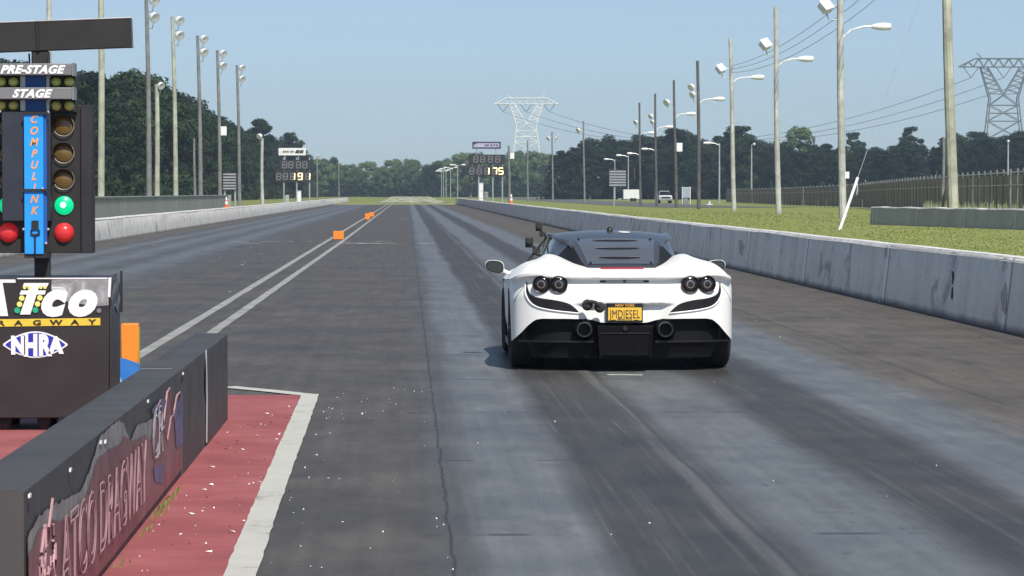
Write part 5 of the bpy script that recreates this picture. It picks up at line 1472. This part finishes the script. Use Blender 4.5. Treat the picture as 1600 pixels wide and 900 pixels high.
def make_tree(name, kind, leaf, seed, nleaf):
    r = np.random.default_rng(seed)
    Hh = 15.0
    root = thing(name, (0, 0, 0), 'tree', 'tree')
    tk = MB()
    bend = r.normal(0, .3, 2)
    def tp(z): q = z / Hh; return np.array([bend[0] * q * q * 2, bend[1] * q * q * 2, z])
    tk.tube([tp(z) for z in np.linspace(-.3, Hh * .88, 7)], [.26, .22, .19, .16, .12, .08, .04], 7)
    cl = []
    if kind == 'broad':
        nC = 46; zc, hz, Rm = Hh * .53, Hh * .47, Hh * .26
        for k in range(nC):
            z = zc + hz * r.uniform(-.98, .93); q = math.sqrt(max(0.02, 1 - ((z - zc) / hz) ** 2))
            a = r.uniform(0, 6.283); rad = Rm * q * math.sqrt(r.uniform(.1, 1.0)) * r.uniform(.8, 1.2)
            cl.append((tp(z) + [math.cos(a) * rad, math.sin(a) * rad, 0], r.uniform(.9, 1.75) * Hh / 15, .8))
    elif kind == 'pine':
        nC = 34
        for k in range(nC):
            q = r.uniform(0, 1) ** .8; z = Hh * (.42 + .55 * q); Rm = Hh * .19 * (1 - q) ** .5 + .6
            a = r.uniform(0, 6.283); rad = Rm * math.sqrt(r.uniform(.05, 1.0))
            cl.append((tp(z) + [math.cos(a) * rad, math.sin(a) * rad, 0], r.uniform(.7, 1.35), .55))
        for k in range(12):
            z = Hh * r.uniform(.08, .42); a = r.uniform(0, 6.283); rad = r.uniform(.4, 2.2); cl.append((tp(z) + [math.cos(a) * rad, math.sin(a) * rad, 0], r.uniform(.9, 1.5), .7))
    else:  # tall, open crown
        for k in range(26):
            q = r.uniform(0, 1); z = Hh * (.55 + .43 * q); Rm = Hh * .15 * math.sin(math.pi * (.15 + .8 * (1 - q))) + .4
            a = r.uniform(0, 6.283); rad = Rm * r.uniform(.3, 1.1)
            cl.append((tp(z) + [math.cos(a) * rad, math.sin(a) * rad, 0], r.uniform(.55, 1.0), .6))
    for c, s_, fl in cl[::2]:
        z0_ = max(1.0, c[2] - r.uniform(.8, 2.2)); tk.tube([tp(z0_), (tp(z0_) + c) / 2 + [0, 0, .2], c], [.07, .05, .02], 5, False)
    tk.build('trunk', BARK, root, local=True)
    C = np.array([c[0] for c in cl]); S_ = np.array([c[1] for c in cl]); FL = np.array([c[2] for c in cl])
    idx = r.choice(len(cl), nleaf, p=S_ ** 2 / (S_ ** 2).sum())
    d = r.normal(size=(nleaf, 3)); d /= np.linalg.norm(d, axis=1)[:, None]
    rad = S_[idx] * r.uniform(.35, 1.12, nleaf) ** .6
    P0 = C[idx] + d * rad[:, None] * np.stack([np.ones(nleaf), np.ones(nleaf), FL[idx]], 1)
    P0[:, 2] = np.maximum(P0[:, 2], .1)
    nrm = d + r.normal(0, .55, (nleaf, 3)) + [0, 0, .35]; nrm /= np.linalg.norm(nrm, axis=1)[:, None]
    a = np.cross(nrm, r.normal(size=(nleaf, 3))); a /= np.linalg.norm(a, axis=1)[:, None]; b2 = np.cross(nrm, a)
    L = r.uniform(.10, .27, nleaf)[:, None] * (1.0 if kind != 'broad' else 1.1); Wd = L * r.uniform(.5, .9, nleaf)[:, None]
    V = np.stack([P0 + a * L, P0 + b2 * Wd + nrm * L * .15, P0 - a * L, P0 - b2 * Wd + nrm * L * .1], 1).reshape(-1, 3)
    me = bpy.data.meshes.new('crown')
    me.vertices.add(len(V)); me.vertices.foreach_set('co', V.ravel())
    me.loops.add(nleaf * 4); me.loops.foreach_set('vertex_index', np.arange(nleaf * 4))
    me.polygons.add(nleaf); me.polygons.foreach_set('loop_start', np.arange(nleaf) * 4); me.polygons.foreach_set('loop_total', np.full(nleaf, 4))
    me.update(calc_edges=True); me.materials.append(leaf)
    o = bpy.data.objects.new('crown', me); COL.objects.link(o); o.parent = root
    return root
PROTO = {'broad': [make_tree('broadleaf_tree', 'broad', LEAF_A, s, 12000) for s in (1, 2, 3)],
         'pine': [make_tree('pine_tree', 'pine', LEAF_P, s, 8500) for s in (11, 12, 13)],
         'light': [make_tree('broadleaf_tree', 'broad', LEAF_L, s, 12000) for s in (21, 22)],
         'open': [make_tree('pine_tree', 'open', LEAF_P, s, 3200) for s in (31, 32)]}
used = set()
rt = random.Random(99)
def plant(kind, x, y, H, label, group, wide=1.0):
    src = rt.choice(PROTO[kind])
    if src.name in used: o = copy_tree(src)
    else: o = src; used.add(src.name)
    s_ = H / 15.0
    o.location = (x, y, gz(x, y) - .05); o.scale = (s_ * wide, s_ * wide, s_); o.rotation_euler = (0, 0, rt.uniform(0, 6.28))
    tag(o, label, 'tree', group)
    return o
prof = [(-100, 95), (0, 92), (60, 108), (100, 122), (150, 118), (180, 124), (200, 117), (230, 124), (250, 135), (270, 150), (290, 150), (310, 163), (330, 184), (360, 192), (390, 205), (400, 211), (440, 218), (455, 222), (470, 235), (500, 243), (530, 250), (560, 254), (600, 252), (620, 247), (640, 250), (680, 247), (710, 240), (740, 238),
        (780, 237), (830, 233), (870, 228), (900, 222), (920, 211), (950, 211), (1000, 213), (1040, 204), (1060, 200), (1090, 206), (1110, 212), (1140, 197), (1163, 197), (1175, 212), (1200, 217), (1230, 221), (1252, 215), (1270, 221), (1300, 229), (1340, 222), (1380, 223), (1410, 216), (1450, 217), (1480, 213), (1500, 206), (1530, 200), (1560, 205), (1590, 201), (1700, 205), (1900, 200)]
pu, pv = [p[0] for p in prof], [p[1] for p in prof]
def topH(x, y):
    u = U0 + x * F_PX / y
    return H_CAM + (V0 - np.interp(u, pu, pv)) * y / F_PX
# left edge of the wood, running along the strip
labL = 'dark green tree in the dense wood along the left side'
y = 170.0
while y < 1130:
    x = -36 + rt.uniform(-2.0, 1.5)
    plant('broad' if rt.random() < .7 else 'pine', x, y, topH(x, y) * rt.uniform(.70, 1.04), labL, 'trees of the left wood', rt.uniform(.85, 1.2))
    y += (6.5 if y > 235 else 10) + .006 * max(0, y - 235)
y = 250.0
while y < 1000:
    x = -44 + rt.uniform(-2, 2); u = U0 + x * F_PX / y
    H = (H_CAM + (V0 - np.interp(u, pu, pv)) * y / F_PX)
    plant('broad' if rt.random() < .6 else 'pine', x, y, H * rt.uniform(.88, 1.0), labL, 'trees of the left wood', rt.uniform(1.0, 1.25))
    y += 13
# far end
labE = 'hazy green tree in the wood closing the far end of the strip'
for row, (Y, k) in enumerate(((1120, .93), (1160, 1.0))):
    u = 478.0
    while u < 875:
        x = (u - U0) * Y / F_PX
        plant('light' if rt.random() < .8 else 'broad', x, Y + rt.uniform(-14, 14), topH(x, Y) * k * rt.uniform(.80, 1.04), labE, 'trees of the far wood', rt.uniform(.9, 1.25))
        u += 15 if row == 0 else 19
# right wood
labR = 'dark tree in the long wood behind the right fence'
for row, (Y0, Y1, k) in enumerate(((745, 675, .86), (770, 700, .95), (800, 730, 1.0))):
    u = 872.0 + 10 * row
    while u < 1900:
        q = (u - 870) / 750; Y = lerp(Y0, Y1, min(1, q)); x = (u - U0) * Y / F_PX
        plant('pine' if rt.random() < .6 else 'broad', x, Y + rt.uniform(-9, 9), topH(x, Y) * k * rt.uniform(.90, 1.02), labR, 'trees of the right wood', rt.uniform(.95, 1.25))
        u += 24 + rt.uniform(-4, 4)
# trees that stand out
def star(kind, u, v, Y, label, wide=1.0):
    x = (u - U0) * Y / F_PX
    plant(kind, x, Y, H_CAM + (V0 - v) * Y / F_PX, label, None, wide)
star('pine', 422, 187, 700, 'tall dark pine standing clear above the wood beside the left scoreboard', 1.0)
star('pine', 460, 205, 800, 'small dark pine top poking up behind the left scoreboard sign', 1.0)
star('light', 1252, 197, 760, 'paler green round tree standing above the right wood', .9)
star('open', 1428, 197, 760, 'thin open pine standing above the wood, left of the thickest pole', .9)
star('open', 1340, 206, 800, 'sparse treetop above the wood beside the guy wire', .8)
star('pine', 1152, 194, 730, 'tallest dark pine group top behind the third pale pole', 1.2)
star('pine', 1060, 198, 740, 'dark pine peak rising behind the dark pole with the white box', 1.2)

for k_ in PROTO.values():
    for o_ in k_:
        if o_.name not in used:
            for ch in list(o_.children): bpy.data.objects.remove(ch)
            bpy.data.objects.remove(o_)
# undergrowth closing the foot of the woods
def undergrowth(paths, n, seed, hmax, leaf):
    r = np.random.default_rng(seed); Vs = []
    for (x0, y0, x1, y1) in paths:
        q = r.uniform(0, 1, n); P0 = np.stack([lerp(x0, x1, q) + r.normal(0, 1.2, n), lerp(y0, y1, q) + r.normal(0, 1.2, n), hmax * r.uniform(0, 1, n) ** 1.4 * (.6 + .4 * np.sin(q * 140) * np.sin(q * 53)) - .1], 1)
        nrm = r.normal(size=(n, 3)) + [0, -.3, .4]; nrm /= np.linalg.norm(nrm, axis=1)[:, None]
        a = np.cross(nrm, r.normal(size=(n, 3))); a /= np.linalg.norm(a, axis=1)[:, None]; b2 = np.cross(nrm, a); L = r.uniform(.25, .6, n)[:, None]
        Vs.append(np.stack([P0 + a * L, P0 + b2 * L * .7, P0 - a * L, P0 - b2 * L * .7], 1).reshape(-1, 3))
    V = np.concatenate(Vs); N = len(V) // 4
    me = bpy.data.meshes.new('undergrowth')
    me.vertices.add(len(V)); me.vertices.foreach_set('co', V.ravel()); me.loops.add(N * 4); me.loops.foreach_set('vertex_index', np.arange(N * 4))
    me.polygons.add(N); me.polygons.foreach_set('loop_start', np.arange(N) * 4); me.polygons.foreach_set('loop_total', np.full(N, 4)); me.update(calc_edges=True)
    me.materials.append(leaf); o = bpy.data.objects.new('undergrowth', me); COL.objects.link(o); tag(o, kind='stuff')
undergrowth([(-34, 165, -34, 680), (-33, 680, -33, 1120), (-33, 1110, 20, 1110), (20, 1110, 60, 1100)], 14000, 3, 6.0, LEAF_A)
undergrowth([(34, 748, 90, 728), (90, 728, 165, 680), (60, 1100, 40, 760)], 18000, 4, 7.5, LEAF_P)

# grass blades on the strip beyond the right wall
BLADE = M('grass_blade', (.26, .295, .088), .8, var=.12, vs=.6)
r = np.random.default_rng(5); n = 30000
yy = 48 + 150 * r.uniform(0, 1, n) ** 1.5; xx = 7.2 + r.uniform(0, 1, n) * np.minimum(20, 2 + yy * .145)
zz = np.array([gz(x, y) for x, y in zip(xx, yy)])
h = r.uniform(.01, .03, n) * (1 + .8 * (np.sin(xx * 1.3) * np.sin(yy * .35) > .4)); a = r.uniform(0, 6.283, n); w = .012 + .00012 * yy
P0 = np.stack([xx, yy, zz], 1); dx = np.stack([np.cos(a) * w, np.sin(a) * w, np.zeros(n)], 1); tip = np.stack([r.normal(0, .03, n), r.normal(0, .03, n), h], 1)
V = np.stack([P0 - dx, P0 + dx, P0 + tip], 1).reshape(-1, 3)
me = bpy.data.meshes.new('grass'); me.vertices.add(len(V)); me.vertices.foreach_set('co', V.ravel()); me.loops.add(n * 3); me.loops.foreach_set('vertex_index', np.arange(n * 3))
me.polygons.add(n); me.polygons.foreach_set('loop_start', np.arange(n) * 3); me.polygons.foreach_set('loop_total', np.full(n, 3)); me.update(calc_edges=True)
me.materials.append(BLADE); o = bpy.data.objects.new('grass', me); COL.objects.link(o); tag(o, kind='stuff')

# ------------------------------------------------------------------ air
hm = bpy.data.materials.new('pale_haze'); hm.use_nodes = True
ht = hm.node_tree; ht.nodes.clear()
pv_ = ht.nodes.new('ShaderNodeVolumePrincipled'); ho = ht.nodes.new('ShaderNodeOutputMaterial')
pv_.inputs['Color'].default_value = (.62, .78, .95, 1); pv_.inputs['Density'].default_value = 0.00026; pv_.inputs['Anisotropy'].default_value = .2
ht.links.new(pv_.outputs[0], ho.inputs['Volume'])
hz_ = MB().span((-760, -70, -1.2), (860, 1600, 52)).build('haze', hm, smooth=False)
tag(hz_, kind='stuff')
